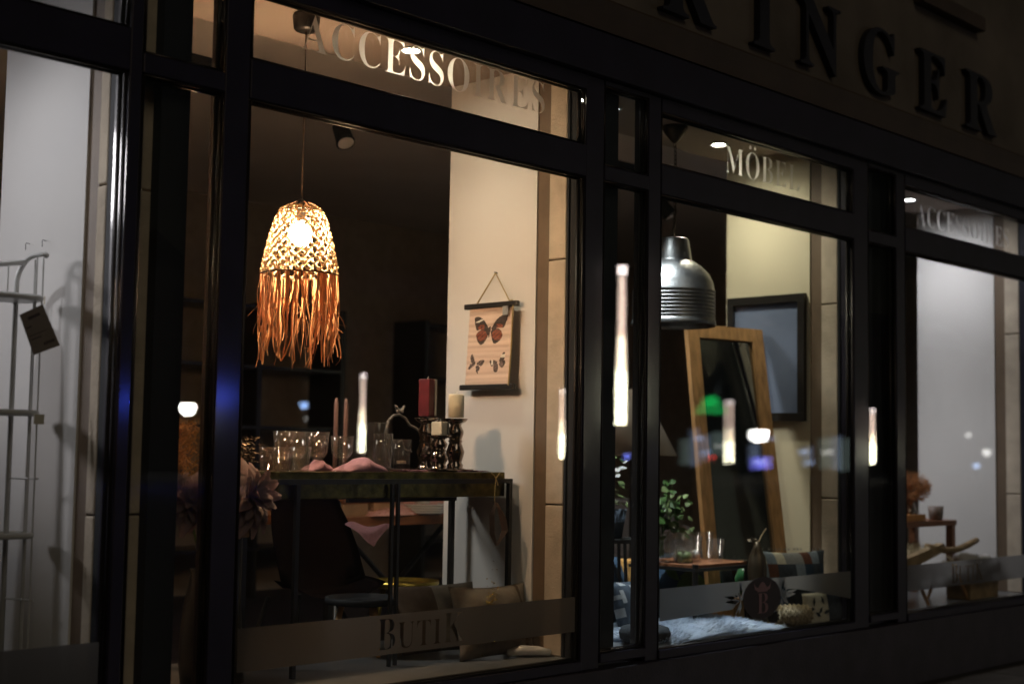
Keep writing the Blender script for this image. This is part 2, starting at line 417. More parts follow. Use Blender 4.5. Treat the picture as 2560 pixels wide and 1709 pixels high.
# ------------------------------------------------------------------ windows
def leafspray(cx, cz, s):
    out = []
    for k in range(9):
        a = R(-80+k*20)+random.uniform(-.1, .1); L = .07+.03*math.sin(k*1.7)
        bxx = cx+s*.17; bzz = cz
        tx, tz = bxx+s*L*1.7*math.cos(a), bzz+L*math.sin(a)
        mx, mz = (bxx+tx)/2, (bzz+tz)/2; nx, nz = -math.sin(a)*.012, math.cos(a)*.012
        out.append([(bxx+s*.01, bzz), (mx+nx, mz+nz), (tx, tz), (mx-nx, mz-nz)])
    return out
def window(name, label, x0, x1, text=None, tx=None, tz=None, butik=None, band=True, tilt=0, emblem=False, ztr=(2.452, 2.592), zsill=.378, ztop=2.838):
    t = thing(name, label, 'window', ((x0+x1)/2, 0, zsill))
    bm = B()
    e = .0008
    zs = zsill-.042
    box(bm, x0-.004, x1+.004, -.022, .05, zs+e, zsill, bev=.004)
    box(bm, x0-.004, x1+.004, -.016, .055, ztr[0], ztr[1], bev=.005)
    box(bm, x0-.004, x1+.004, -.016, .055, ztop, 2.904, bev=.004)
    obj('frame', bm, 'frame', t)
    bm = B(); b = .004
    for z0, z1 in ((zsill, ztr[0]), (ztr[1], ztop)):
        for pts in (((x0+b, z0+b), (x1-b, z0+b)), ((x0+b, z1-b), (x1-b, z1-b))):
            tube(bm, [(pts[0][0], -.005, pts[0][1]), (pts[1][0], -.005, pts[1][1])], .0055, 10)
            tube(bm, [(pts[0][0], .027, pts[0][1]), (pts[1][0], .027, pts[1][1])], .008, 10)
        for x in (x0+b, x1-b):
            tube(bm, [(x, -.005, z0+b), (x, -.005, z1-b)], .0055, 10)
            tube(bm, [(x, .027, z0+b), (x, .027, z1-b)], .008, 10)
    obj('glazing_bead', bm, 'bead', t, True)
    for z0, z1 in ((zsill+.006, ztr[0]-.006), (ztr[1]+.006, ztop-.006)):
        bm = bx(x0+.002, x1-.002, .0006, .0186, z0, z1)
        for v in bm.verts:
            if v.co.y > .01: v.co.y += (v.co.x-(x0+x1)/2)*math.sin(R(tilt)) + (v.co.z-(z0+z1)/2)*math.sin(R(tilt*.3))
        obj('pane', bm, 'pane', t)
    if text:
        for g in layout(text, tx[0], tx[1], tz[0], tz[1], gap=.12):
            obj('letter', upright(fill(g), -.0015), 'film', t)
    if band:
        loops = [[(x0+.022, .502), (x1-.022, .502), (x1-.022, .648), (x0+.022, .648)]]
        if butik:
            for g in layout('BUTIK', butik[0], butik[1], .520, .634, gap=.10, sizes=[1, .84, .84, .84, 1]): loops += g
        if emblem:
            for s in (1, -1): loops += leafspray(6.016, .556, s)
        obj('frosted_band', upright(fill(loops), -.0018), 'band', t)
    if emblem:
        cx, cz, rx, rz = 6.016, .558, .165, .102
        bm = fill([[(cx+rx*math.cos(a*math.pi/24), cz+rz*math.sin(a*math.pi/24)) for a in range(48)]], .001)
        em = obj('emblem', upright(bm, -.004), 'emblem', t)
        lp = layout('B', 5.972, 6.066, .482, .582)[0]
        obj('emblem_letter', upright(fill(lp, .0005), -.0062), 'emblem2', em)
        helm = [(5.972, .588), (6.060, .588), (6.056, .606), (6.036, .628), (6.016, .638), (5.996, .628), (5.976, .606)]
        hornl = [(5.976, .592), (5.950, .600), (5.940, .637), (5.956, .614), (5.978, .608)]
        hornr = [(2*6.016-x, z) for x, z in hornl]
        obj('emblem_helmet', upright(fill([helm]), -.0063), 'emblem2', em)
        bm = fill([hornl, hornr]); obj('emblem_horns', upright(bm, -.0064), 'emblem2', em)
    return t
def narrow(x0, x1, label):
    return window('narrow_window', label, x0, x1, band=False, ztr=(2.455, 2.522), zsill=.40, ztop=2.88)
window('shop_window', 'shop window of the white wire shelf unit, cut off by the picture edge', .60, 2.384)
window('shop_window', 'wide shop window lettered ACCESSOIRES and BUTIK, with the fringed raffia lamp', 2.86, 4.63, 'ACCESSOIRES', (3.083, 4.373), (2.678, 2.812), (3.506, 3.948))
window('shop_window', 'shop window lettered MÖBEL, with a round emblem on its frosted band', 5.17, 6.89, 'MÖBEL', (5.693, 6.36), (2.638, 2.772), None, tilt=.10, emblem=True)
window('shop_window', 'shop window lettered ACCESSOIRES with the rust dried flowers inside', 7.47, 9.20, 'ACCESSOIRES', (7.63, 8.87), (2.630, 2.755), (8.031, 8.450))
window('shop_window', 'shop window beyond the driftwood display, hidden at the far end', 9.805, 11.495)
narrow(2.44, 2.75, 'narrow glass strip beside the white shelf window, a stone pier behind it')
narrow(4.76, 5.07, 'narrow glass strip between the ACCESSOIRES lamp window and the MÖBEL window')
narrow(7.05, 7.36, 'narrow glass strip right of the MÖBEL window, black behind')
narrow(9.35, 9.66, 'narrow glass strip past the driftwood window')

# ------------------------------------------------------------------ lit ceiling lamps
WARM = (1, .86, .62); COOL = (.97, .95, 1.0)
def downlight(x, y, label, energy, color, to, cone, z=2.985, e=40):
    t = thing('downlight', label, 'ceiling light', (x, y, z), 'recessed ceiling spots')
    bm = B(); lathe(bm, [(.036, 0), (.052, 0), (.054, -.006), (.050, -.010), (.038, -.008)], (x, y, z), 24, True)
    obj('rim', bm, 'white_metal', t)
    obj('lens', lt([(0, -.003), (.034, -.003), (.034, -.001), (0, -.001)], (x, y, z), 20), emit('spot_glow', color, e), t)
    if energy: lightat('downlight_beam', 'SPOT', (x, y, z-.012), energy, color, t, .03, to, cone, 1)
    return t
downlight(1.72, .42, 'added ceiling fill spot over the white shelf unit', 36, COOL, (1.95, .4, 0), 130)  # added fill lamp, softens the shelf shadows on the white pier
downlight(4.06, .50, 'bright ceiling spot behind the second S of ACCESSOIRES', 25, WARM, (4.46, .50, .9), 96, e=330)
downlight(6.44, .57, 'bright ceiling spot left of the M of MÖBEL', 42, (1, .93, .74), (6.62, .56, 0), 150, e=160)
downlight(8.64, .58, 'bright ceiling spot left of the rightmost ACCESSOIRES', 54, COOL, (8.98, .42, 0), 165)
downlight(5.42, .50, 'small ceiling spot seen through the narrow strip left of MÖBEL', 330, (.84, .93, 1), (5.78, .14, .39), 60)

# ------------------------------------------------------------------ raffia lamp
LX, LY = 3.45, .45
lp = thing('raffia_pendant_lamp', 'lit raffia pendant lamp with a knotted net shade and long fringe', 'lamp', (LX, LY, 2.985))
obj('canopy', lt([(0, 2.984), (.052, 2.984), (.056, 2.975), (.050, 2.925), (.040, 2.915), (0, 2.915)], (LX, LY, 0), 28), 'black', lp, True)
obj('cord', tb([(LX, LY, 2.915), (LX+.002, LY, 2.6), (LX, LY, 2.235)], .003, 8), 'cord', lp)
obj('socket', lt([(0, 2.235), (.012, 2.235), (.018, 2.21), (.018, 2.15), (0, 2.15)], (LX, LY, 0), 16), 'black', lp)
bulbm = emit('bulb_glow', (1, .61, .34), 650)
obj('bulb', lt([(0, 2.150)]+[(.046*math.sin(math.pi*k/12), 2.098+.046*math.cos(math.pi*k/12)) for k in range(1, 12)]+[(0, 2.052)], (LX, LY, 0), 24), bulbm, lp, True)
sh = [(2.226, .030), (2.215, .058), (2.195, .082), (2.16, .100), (2.12, .113), (2.07, .127), (2.01, .140), (1.96, .149), (1.935, .152)]
def shade_r(z):
    for (za, ra), (zb, rb) in zip(sh, sh[1:]):
        if zb <= z <= za: return ra+(rb-ra)*(za-z)/(za-zb)
    return sh[-1][1] if z < 1.95 else sh[0][1]
bm = B(); NS = 22; steps = 30
for fam in (1, -1):
    for k in range(NS):
        pts = []; sd = []; ph = random.uniform(-.04, .04)
        for i in range(steps+1):
            z = 2.206-i*(2.206-1.937)/steps
            a = 2*math.pi*k/NS+fam*(i/steps*2.05)+ph*math.sin(i*.6)+.018*math.sin(i*2.1+k)
            wob = .004*math.sin(i*math.pi/1.5+k*math.pi+(0 if fam > 0 else math.pi))
            r = shade_r(z)+wob+random.uniform(-.0015, .0015)
            p = Vector((LX+r*math.cos(a), LY+r*math.sin(a), z)); pts.append(p)
            tan = Vector((-math.sin(a), math.cos(a), 0)); tl = random.uniform(-.7, .7)
            sd.append((tan*math.cos(tl)+Vector((math.cos(a), math.sin(a), .3))*math.sin(tl)))
        ribbon(bm, pts, [random.uniform(.0052, .0085) for _ in pts], sd)
for lv in range(11):       # knots where strands cross
    z = 2.20-lv*.0255; r = shade_r(z)
    for k in range(0, NS, 2):
        a = 2*math.pi*(k+(.5 if lv % 2 else 0))/NS+random.uniform(-.05, .05); c = Vector((LX+r*math.cos(a), LY+r*math.sin(a), z+random.uniform(-.004, .004)))
        tn = Vector((-math.sin(a), math.cos(a), 0))
        ribbon(bm, [c-tn*.012+Vector((0, 0, random.uniform(-.005, .005))), c+Vector((math.cos(a), math.sin(a), 0))*.004, c+tn*.012+Vector((0, 0, random.uniform(-.005, .005)))], .006, Vector((0, 0, 1)))
o = obj('net_shade', bm, 'raffia', lp)
bm = B()
for k in range(6):
    a = k*math.pi/3+.25
    tube(bm, [(LX+(r-.003)*math.cos(a), LY+(r-.003)*math.sin(a), z) for z, r in sh], .0022, 6)
for z, r, w in ((1.936, .1525, .0034), (2.19, .085, .0022)):
    tube(bm, [(LX+r*math.cos(a*math.pi/24), LY+r*math.sin(a*math.pi/24), z) for a in range(49)], w, 6)
obj('wire_hoop', bm, 'rib', lp)
for k in range(124):
    a = 2*math.pi*(k % 25)/25+random.gauss(0, .055); r0 = .151+random.uniform(-.006, .004)
    L = random.uniform(.25, .37) if random.random() > .3 else random.uniform(.12, .25)
    n = 13; pts = []; sd = []; dr = random.uniform(-.03, .020); da = random.uniform(-.26, .26); am = random.uniform(.02, .075); fq = random.uniform(5, 11); tw = random.uniform(-2.2, 2.2); t0 = random.uniform(-1, 1)
    ph = random.uniform(0, 6); kink = random.uniform(.55, .95); kd = Vector((random.uniform(-1, 1), random.uniform(-1, 1), random.uniform(0, .5)))*random.choice((.0, .015, .04))
    for i in range(n+1):
        f = i/n; aa = a+da*f*f+am*f*math.sin(f*fq+ph); r = r0+dr*f+.008*f*math.sin(f*9+ph)
        p = Vector((LX+r*math.cos(aa), LY+r*math.sin(aa), 1.938-L*f))
        if f > kink: p += kd*((f-kink)/(1-kink)); 
        pts.append(p); ta = t0+tw*f
        sd.append(Vector((-math.sin(aa), math.cos(aa), 0))*math.cos(ta)+Vector((math.cos(aa), math.sin(aa), 0))*math.sin(ta))
    w0 = random.choice((random.uniform(.0025, .005), random.uniform(.006, .013), random.uniform(.006, .013)))
    bm = B(); ribbon(bm, pts, [w0*(1-.35*(i/n)) for i in range(n+1)], sd, .0004)
    obj('fringe_strand', bm, 'fringe', lp)

# ------------------------------------------------------------------ track spot on the shop ceiling
def trackspot(x, y, z, to, label, energy, color, cone, lensE=0):
    t = thing('track_spotlight', label, 'spotlight', (x, y, 3.2), 'spotlights on the ceiling track')
    obj('bracket', bx(x-.03, x+.03, y-.012, y+.012, z+.045, 3.16), 'black', t)
    d = (Vector(to)-Vector((x, y, z))).normalized()
    obj('lamp_head', tb([Vector((x, y, z))-d*.06, Vector((x, y, z))-d*.055, Vector((x, y, z))+d*.05, Vector((x, y, z))+d*.07], [.02, .045, .05, .055], 16), 'reveal', t, True)
    c = Vector((x, y, z))+d*.0705
    bm = tb([c, c+d*.003], .044, 16); obj('lens', bm, emit('lens_glow', color, lensE) if lensE else 'cer', t)
    if energy: lightat('track_beam', 'SPOT', c+d*.01, energy, color, t, .30, to, cone, .6)
rail = tag(obj('lamp_track', bx(-2, 12.4, 1.93, 1.975, 3.16, 3.199), 'reveal'), 'long thin lighting track under the dark shop ceiling', 'lighting track')
trackspot(4.88, 1.95, 2.97, (4.7, 1.0, 1.5), 'unlit track spotlight seen through the lamp window', 0, COOL, 60)
trackspot(.25, 4.0, 2.95, (2.375, .32, 1.86), 'track spotlight aimed at the white shelf unit', 300, (1, .94, .98), 27)

trackspot(2.6, 1.95, 2.95, (4.62, .45, .62), 'added fill spotlight aimed down at the pier under the butterfly scroll', 105, (1, .96, .90), 44)  # added unseen fill, brightens the wall below the console
trackspot(5.95, 1.95, 2.95, (6.70, .40, .8), 'added fill spotlight aimed at the leaning mirror and floor cushions', 170, (1, .95, .84), 48)  # added unseen fill for the low part of this bay
trackspot(7.75, 1.95, 2.95, (8.75, .25, .70), 'added fill spotlight aimed down at the driftwood trough', 130, COOL, 50)  # added unseen fill, lifts the lower wall and display
# ------------------------------------------------------------------ butterfly scroll on the plaster
PX = 4.596
po = thing('butterfly_scroll', 'hanging paper scroll printed with three butterflies, on the cream pier', 'wall scroll', (4.61, .5, 1.5))
obj('upper_rod', bx(4.575, 4.600, .337, .671, 1.906, 1.930, bev=.004), 'blackwood', po)
obj('lower_rod', bx(4.562, 4.588, .342, .680, 1.534, 1.559, bev=.004), 'blackwood', po)
bm = B()
for dx in (0, .004): tube(bm, [(4.59+dx, .602, 1.93), (4.608, .502, 2.068-dx)], .0022, 6)
tube(bm, [(4.59, .392, 1.93), (4.608, .502, 2.068)], .0024, 6)
tube(bm, [(4.59, .392, 1.932), (4.59, .375, 1.934)], .003, 6)
obj('hanging_cord', bm, 'twine', po)
obj('nail', tb([(4.62, .502, 2.068), (4.602, .502, 2.07)], .003, 6), 'black', po)
def inp(p, P):
    c = False; x, y = p
    for (x1, y1), (x2, y2) in zip(P, P[1:]+P[:1]):
        if (y1 > y) != (y2 > y) and x < (x2-x1)*(y-y1)/(y2-y1)+x1: c = not c
    return c
def sm(P, n=3):
    for _ in range(n):
        Q = []
        for a, b in zip(P, P[1:]+P[:1]): Q += [(a[0]*.75+b[0]*.25, a[1]*.75+b[1]*.25), (a[0]*.25+b[0]*.75, a[1]*.25+b[1]*.75)]
        P = Q
    return P
# picture coordinates measured in the 1212x1568 zoom of the scroll
FWL = sm([(250, 385), (330, 375), (420, 430), (500, 560), (515, 620), (480, 630), (380, 600), (300, 625), (280, 560), (260, 450)], 2)
FWR = sm([(835, 355), (760, 365), (660, 430), (575, 560), (555, 620), (600, 620), (700, 590), (775, 610), (800, 540), (840, 440)], 2)
HWL = sm([(500, 610), (400, 600), (310, 660), (300, 730), (330, 820), (390, 880), (430, 870), (490, 770), (515, 680)], 2)
HWR = sm([(565, 610), (680, 600), (750, 660), (765, 730), (730, 810), (650, 875), (610, 860), (575, 770), (560, 680)], 2)
BODY = sm([(535, 545), (560, 600), (545, 690), (522, 775), (508, 690), (500, 600)], 2)
LB = [sm(P, 2) for P in ([(235, 1015), (280, 1060), (315, 1180), (320, 1210), (270, 1210), (225, 1140)], [(495, 1140), (420, 1130), (340, 1190), (330, 1215), (400, 1230), (425, 1255)], [(215, 1190), (300, 1200), (310, 1225), (250, 1270), (230, 1295), (180, 1285), (210, 1260)], [(330, 1215), (410, 1250), (400, 1310), (370, 1340), (385, 1385), (345, 1350), (335, 1290)])]
RB = [sm(P, 2) for P in ([(825, 1000), (775, 1050), (730, 1150), (725, 1190), (800, 1180), (835, 1110)], [(555, 1160), (630, 1140), (700, 1175), (700, 1200), (640, 1220), (620, 1270), (580, 1220)], [(835, 1150), (840, 1230), (800, 1295), (750, 1260), (720, 1200), (790, 1160)], [(640, 1210), (710, 1200), (725, 1270), (715, 1350), (670, 1360), (640, 1330)])]
def shade_at(u, v):
    p = (u, v)
    for P, cx, cy_ in ((FWL, 400, 540), (FWR, 680, 540)):
        if inp(p, P):
            d = (u-390) if P is FWL else (690-u)
            if 430 < v < 480 and abs(v-455+.45*(u-360)*(1 if P is FWL else -1)) < 17: return 4
            if v > 530 and -90 < d < 45 and math.hypot(u-cx, (v-575)*1.5) < 75: return 2 if math.hypot(u-cx+20, v-565) > 14 else 1
            return 1
    for P, cx in ((HWL, 400), (HWR, 670)):
        if inp(p, P):
            q = math.hypot((u-cx), (v-715))
            if q < 92: return 2 if (int(u*.06)+int(v*.07)) % 5 else 1
            return 1
    if inp(p, BODY): return 1
    for P in LB:
        if inp(p, P): return 3 if (u*.9+v) % 60 > 26 else 1
    for P in RB:
        if inp(p, P):
            if (1060 < v < 1110 and u > 740) or (600 < u < 625 and v < 1230): return 4
            return 3 if math.hypot((u-690)*.8, v-1240) < 95 and (u+v) % 55 > 14 else 1
    return 0
NU, NV = 104, 146
bm = B(); g = []
for j in range(NV+1):
    row = []
    for i in range(NU+1):
        u = i/NU; v = j/NV
        y = (.642-u*.279); z = 1.908-v*.352
        x = PX-.008-.024*v-.0011*math.sin(v*41+1.2*u)-.0005*math.sin(v*90+2)
        row.append(bm.verts.new((x, y, z)))
    g.append(row)
for j in range(NV):
    for i in range(NU):
        f = bm.faces.new((g[j][i], g[j][i+1], g[j+1][i+1], g[j+1][i]))
        u = 160+(i+.5)/NU*770; v = 235+(j+.5)/NV*(1568-235)
        f.material_index = shade_at(u, v)
obj('paper', bm, ['paper', 'wing', 'orange', 'grey', 'label'], po, True)
obj('price_tag', bx(4.571, 4.573, .385, .418, 1.868, 1.908), 'cgrey', po)
obj('edge_cord', tb([(4.576, .358, 1.91), (4.572, .362, 1.7), (4.562, .366, 1.55)], .004, 6), 'twine', po)

# ------------------------------------------------------------------ console table
ZT = 1.166
ct = thing('console_table', 'narrow console table with a hammered brass tray top on black metal legs', 'table', (3.95, .5, .385))
bm = B()
box(bm, 3.325, 4.565, .38, .68, 1.060, ZT, bev=.004)
obj('tray_top', bm, 'gold', ct)
bm = B(); r = .010
for y in (.362, .698): box(bm, 3.305, 4.586, y-r, y+r, 1.118, 1.138)
for x in (3.306, 4.585): box(bm, x-r, x+r, .3725, .6875, 1.118, 1.138)
obj('top_rail', bm, 'black', ct)
bm = B(); box(bm, 3.93, 4.57, .688, .708, 1.030, 1.052); obj('lower_rail', bm, 'black', ct)
for x, y, w, zt in ((3.40, .362, .009, 1.1175), (3.885, .362, .0065, 1.1175), (3.925, .370, .0065, 1.1175), (4.575, .362, .010, 1.1175), (4.548, .698, .011, 1.1175), (3.40, .698, .011, 1.1175)):
    obj('leg', bx(x-w, x+w, y-w, y+w, .386, zt), 'black', ct)
lo = thing('leather_tag', 'brown leather loop tied with twine to the console table rail', 'tag', (4.49, .345, 1.1))
bm = B(); a = Vector((4.475, .345, 1.09))
tube(bm, [(4.475, .348, 1.145), (4.468, .346, 1.10), (4.465, .345, 1.05), (4.467, .343, 1.03)], .002, 6)
for dx, dz in ((-.03, .022), (.022, .025), (.012, -.03)): tube(bm, [(4.473, .347, 1.14), (4.473+dx*.5, .343, 1.14+dz*.6), (4.473+dx, .345, 1.14+dz)], .0025, 6)
obj('twine_bow', bm, 'twine', lo)
bm = B(); sd_ = Vector((.7, -.7, 0))
ribbon(bm, [(4.467, .338, 1.035), (4.450, .345, .985), (4.452, .343, .90), (4.470, .335, .850)], [.008, .024, .022, .010], sd_, .0012)
ribbon(bm, [(4.467, .334, 1.035), (4.490, .318, .97), (4.500, .312, .915), (4.470, .331, .850)], [.008, .030, .028, .010], sd_, .0012)
obj('strap', bm, 'leather', lo)

# table runner and napkins
runner = B(); n = 26
for i in range(n):
    for j in range(8):
        pass
gr = [[runner.verts.new((3.98+i*.53/n, .40+j*.20/6, ZT+.003+.004*max(0, math.sin(i*.7+j*.9))+.003*math.sin(i*1.9))) for j in range(7)] for i in range(n+1)]
for i in range(n):
    for j in range(6): runner.faces.new((gr[i][j], gr[i+1][j], gr[i+1][j+1], gr[i][j+1]))
bmesh.ops.solidify(runner, geom=runner.faces, thickness=.002)
tag(obj('table_runner', runner, 'pink', None, True), 'thin mauve cloth lying under the candle holders', 'cloth')
def napkin(c, w, d, h, seed):
    rr = random.Random(seed); bm = B(); n = 14; c = Vector(c); g = []
    for i in range(n+1):
        row = []
        for j in range(9):
            u = i/n*2-1; v = j/4-1
            e = max(0, 1-abs(u)**3)*max(0, 1-abs(v)**4)
            z = h*max(0, 1-abs(u)**5)*max(0, 1-abs(v)**6)*(.16+.55*min(1, max(0, (u+1)/.9))*(1-.18*max(0, u))+.35*max(0, 1-abs(u-.12)/.28))+.004*math.sin(7*u+3*v+seed)*e
            row.append(bm.verts.new(c+Vector((u*w/2, v*d/2, z))))
        g.append(row)
    for i in range(n):
        for j in range(8): bm.faces.new((g[i][j], g[i+1][j], g[i+1][j+1], g[i][j+1]))
    f = bm.faces.new([g[i][0] for i in range(n+1)]+[g[n][j] for j in range(1, 9)]+[g[i][8] for i in range(n-1, -1, -1)]+[g[0][j] for j in range(7, 0, -1)])
    bmesh.ops.recalc_face_normals(bm, faces=bm.faces)
    return bm
tag(obj('napkin', napkin((3.795, .47, ZT), .23, .15, .054, 1), 'pink', None, True), 'folded dusty pink napkin in a peaked heap beside the carafe', 'napkin')
tag(obj('napkin', napkin((3.65, .56, ZT), .12, .10, .046, 4), 'pink', None, True), 'small pink napkin behind the stem of the clear wine glass', 'napkin')

# glassware on the console
def tumbler(name, x, y, z, h, r0, r1, m, label, cat='glass', base=.006, group=None, n=24):
    prof = [(0, 0), (r0*.92, 0), (r0, .004), (r1, h), (r1-.0022, h), (r0-.003, base), (0, base)]
    return tag(obj(name, lt(prof, (x, y, z), n), m, None, True), label, cat, group)
def goblet(x, y, z, h, r, m, label, stem=.045):
    prof = [(0, 0), (r*.72, 0), (r*.70, .004), (.010, .009), (.0085, .018), (.013, .03), (.009, stem-.006), (.012, stem), (r*.55, stem+.010), (r*.84, stem+.03), (r*.97, h), (r*.97-.002, h), (r*.82-.002, stem+.032), (r*.5, stem+.014), (0, stem+.010)]
    return tag(obj('wine_glass', lt(prof, (x, y, z), 24), m, None, True), label, 'wine glass', None)
tumbler('tumbler', 3.330, .45, ZT, .094, .032, .042, 'rose', 'leftmost of the three low tumblers at the left end of the console')
tumbler('tumbler', 3.425, .50, ZT, .094, .032, .042, 'rose', 'middle one of the three low tumblers on the console')
tumbler('tumbler', 3.465, .43, ZT, .096, .033, .042, 'tumbler', 'low tumbler nearest the wine glasses on the console')
goblet(3.50, .58, ZT, .158, .050, 'rose', 'leftmost tall amber goblet, behind the low tumblers')
goblet(3.575, .60, ZT, .158, .048, 'rose', 'middle tall amber goblet behind the low tumblers')
goblet(3.655, .56, ZT, .158, .047, 'rose', 'amber goblet standing nearest the clear wine glass')
goblet(3.69, .62, ZT, .145, .043, 'tumbler', 'clear wine glass half hidden behind the front wine glass')
goblet(3.672, .43, ZT, .142, .050, 'tumbler', 'clear wine glass in front of the pink napkins')
prof = [(0, 0), (.052, 0), (.056, .006), (.040, .20), (.038, .205), (.0355, .205), (.0375, .20), (.053, .008), (0, .008)]
tag(obj('carafe', lt(prof, (3.955, .54, ZT), 28), 'smoke', None, True), 'tall tapering grey glass carafe beside the pink napkin', 'carafe')
tumbler('tumbler', 4.02, .58, ZT, .16, .036, .044, 'smoke', 'tallest grey tumbler, directly behind the carafe')
tumbler('tumbler', 4.055, .50, ZT, .136, .034, .043, 'smoke', 'grey tumbler holding a tealight, right of the carafe', base=.03)
tag(obj('tealight', lt([(0, 0), (.02, 0), (.02, .012), (0, .012)], (4.055, .50, ZT+.034), 16), 'wax'), 'small white tealight inside the grey tumbler', 'tealight')
dish = tag(obj('glass_dish', lt([(0, 0), (.10, 0), (.115, .010), (.113, .012), (.10, .005), (0, .005)], (3.98, .52, ZT+.0005), 28), 'smoke', None, True), 'flat glass tray under the carafe and tumblers', 'tray')

# candle holders
def holder(x, y, z, h, label):
    s = h/.235
    base = [(0, 0), (.062, 0), (.064, .006), (.058, .012), (.034, .018)]
    k = [(.034, .022), (.036, .035), (.028, .045), (.037, .075), (.041, .092), (.030, .122), (.027, .130), (.032, .137), (.027, .144), (.035, .168), (.036, .180), (.024, .204), (.026, .212), (.030, .215), (.045, .222), (.054, .233), (.053, .235), (.042, .228), (0, .226)]
    t = thing('candle_holder', label, 'candle holder', (x, y, z))
    sq = B(); box(sq, x-.058, x+.058, y-.058, y+.058, z, z+.010, bev=.003); obj('base', sq, 'chrome', t)
    prof = [(0, .010), (.05, .010)]+[(r, .010+(zz-.018)*s if zz > .018 else zz) for r, zz in k]
    top = prof[-3][1]; prof = [(r, min(zz, h)) for r, zz in prof]
    obj('turned_stem', lt(prof, (x, y, z), 32), 'chrome', t, True)
    return t
def candle(x, y, z, r, h, m, lab, label, lm='label', square=False, ang=.9):
    t = thing('pillar_candle', label, 'candle', (x, y, z))
    if square:
        bm = B(); box(bm, x-r, x+r, y-r, y+r, z, z+h, bev=.004)
        bmesh.ops.rotate(bm, verts=bm.verts, cent=(x, y, z), matrix=Matrix.Rotation(.25, 3, 'Z'))
        obj('wax_body', bm, m, t)
    else:
        obj('wax_body', lt([(0, 0), (r-.002, 0), (r, .003), (r, h-.005), (r-.004, h), (r*.7, h-.002), (0, h-.004)], (x, y, z), 32), m, t, True)
    obj('wick', tb([(x, y, z+h-.004), (x+.002, y, z+h+.006), (x+.006, y, z+h+.012)], .0016, 6), 'label', t)
    bm = B(); n = 8; cols = []
    for i in range(n+1):
        a = -ang+.45+i*.55/n-.25; rr = r+.0012
        if square: cols.append(None); continue
        cols.append([bm.verts.new((x+rr*math.cos(a), y+rr*math.sin(a), z+zz)) for zz in (.002, h-.006)])
    if square:
        box(bm, x+r*.45, x+r*1.02, y-r*1.16, y-r*1.10, z+.003, z+h-.001)
        bmesh.ops.rotate(bm, verts=bm.verts, cent=(x, y, z), matrix=Matrix.Rotation(.25, 3, 'Z'))
    else:
        for a, b in zip(cols, cols[1:]): bm.faces.new((a[0], b[0], b[1], a[1]))
        bmesh.ops.solidify(bm, geom=bm.faces, thickness=-.0008)
    obj('paper_band', bm, lm, t)
    return t
holder(4.234, .54, ZT+.002, .238, 'tall mirror-dark turned candle holder under the red candle')
candle(4.234, .54, ZT+.238, .028, .162, 'red_wax', '', 'tall dark red square candle with a pale paper strip', 'label', True)
holder(4.225, .45, ZT+.002, .156, 'short mirror-dark turned candle holder, lowest of three')
candle(4.228, .45, ZT+.156, .027, .058, 'wax', '', 'short ivory candle on the lowest holder', 'dlabel', True)
holder(4.362, .49, ZT+.002, .238, 'tall mirror-dark turned candle holder nearest the pier')
candle(4.362, .49, ZT+.236, .034, .102, 'wax', '', 'round ivory candle on the holder nearest the pier', 'dlabel', False, 1.25)
bs = thing('jewellery_stand', 'white metal stand shaped like a mirror arch topped by two birds', 'stand', (4.22, .645, ZT))
bm = B(); tube(bm, [(4.10, .64, 1.38), (4.13, .64, 1.405), (4.165, .64, 1.41), (4.20, .64, 1.395), (4.225, .64, 1.365), (4.26, .64, 1.355), (4.30, .64, 1.33), (4.32, .64, 1.28)], .006, 8)
tube(bm, [(4.10, .64, 1.38), (4.085, .64, 1.33), (4.10, .64, 1.24), (4.12, .64, ZT+.006)], .006, 8)
tube(bm, [(4.32, .64, 1.28), (4.33, .64, 1.22), (4.32, .64, ZT+.006)], .006, 8)
tube(bm, [(4.16, .64, 1.29), (4.18, .64, 1.30), (4.20, .64, 1.26), (4.24, .64, 1.25)], .004, 8)
obj('arch', bm, 'pewter', bs, True)
for dx, s in ((4.155, -1), (4.178, 1)):
    bm = B(); lathe(bm, [(0, -.014), (.008, -.008), (.010, 0), (.007, .009), (0, .012)], (dx, .64, 1.428), 12)
    tube(bm, [(dx, .64, 1.43), (dx+s*.012, .64, 1.446), (dx+s*.018, .64, 1.452)], [.007, .006, .002], 8); obj('bird', bm, 'pewter', bs, True)
obj('foot', bx(4.08, 4.34, .625, .655, ZT+.0005, ZT+.008), 'cer', bs)

# ------------------------------------------------------------------ cushions, wedge and stools
FL = .385
q = frame_mtx((4.25, .46, .545), (.90, -.25, .02), (-.1, .30, .62))
tag(obj('cushion', cushion(.40, .30, .11, q, 18, .05, lambda u, v, s: 1 if u < .45 else 0, .006), ['linen', 'linen2'], None, True), 'brown and beige cushion slumped against the table legs', 'cushion')
q = frame_mtx((4.41, .29, .535), (.96, -.12, .0), (-.05, .22, .70))
def pt_(u, v, s):
    if .80 < u < .86: return 1
    return 0
cu = thing('cushion', 'beige linen cushion with a gold sequin tuft, nearest the glass', 'cushion', (4.36, .30, FL))
obj('cover', cushion(.42, .32, .13, q, 22, .10, pt_, .012), ['linen', 'linen2'], cu, True)
bm = B()
for k in range(170):
    uu = random.gauss(-.02, .018); vv = random.gauss(.035, .075)
    c = q @ Vector((uu-.05+vv*.35, vv, .062+random.uniform(0, .014))); e = .0045
    d1 = Vector((random.uniform(-1, 1), random.uniform(-1, 1), random.uniform(-1, 1))).normalized(); d2 = d1.orthogonal().normalized()
    poly(bm, [c-d1*e, c+d2*e, c+d1*e, c-d2*e])
o = obj('sequin_tuft', bm, 'sequin', cu); o['kind'] = 'stuff'
bm = B()
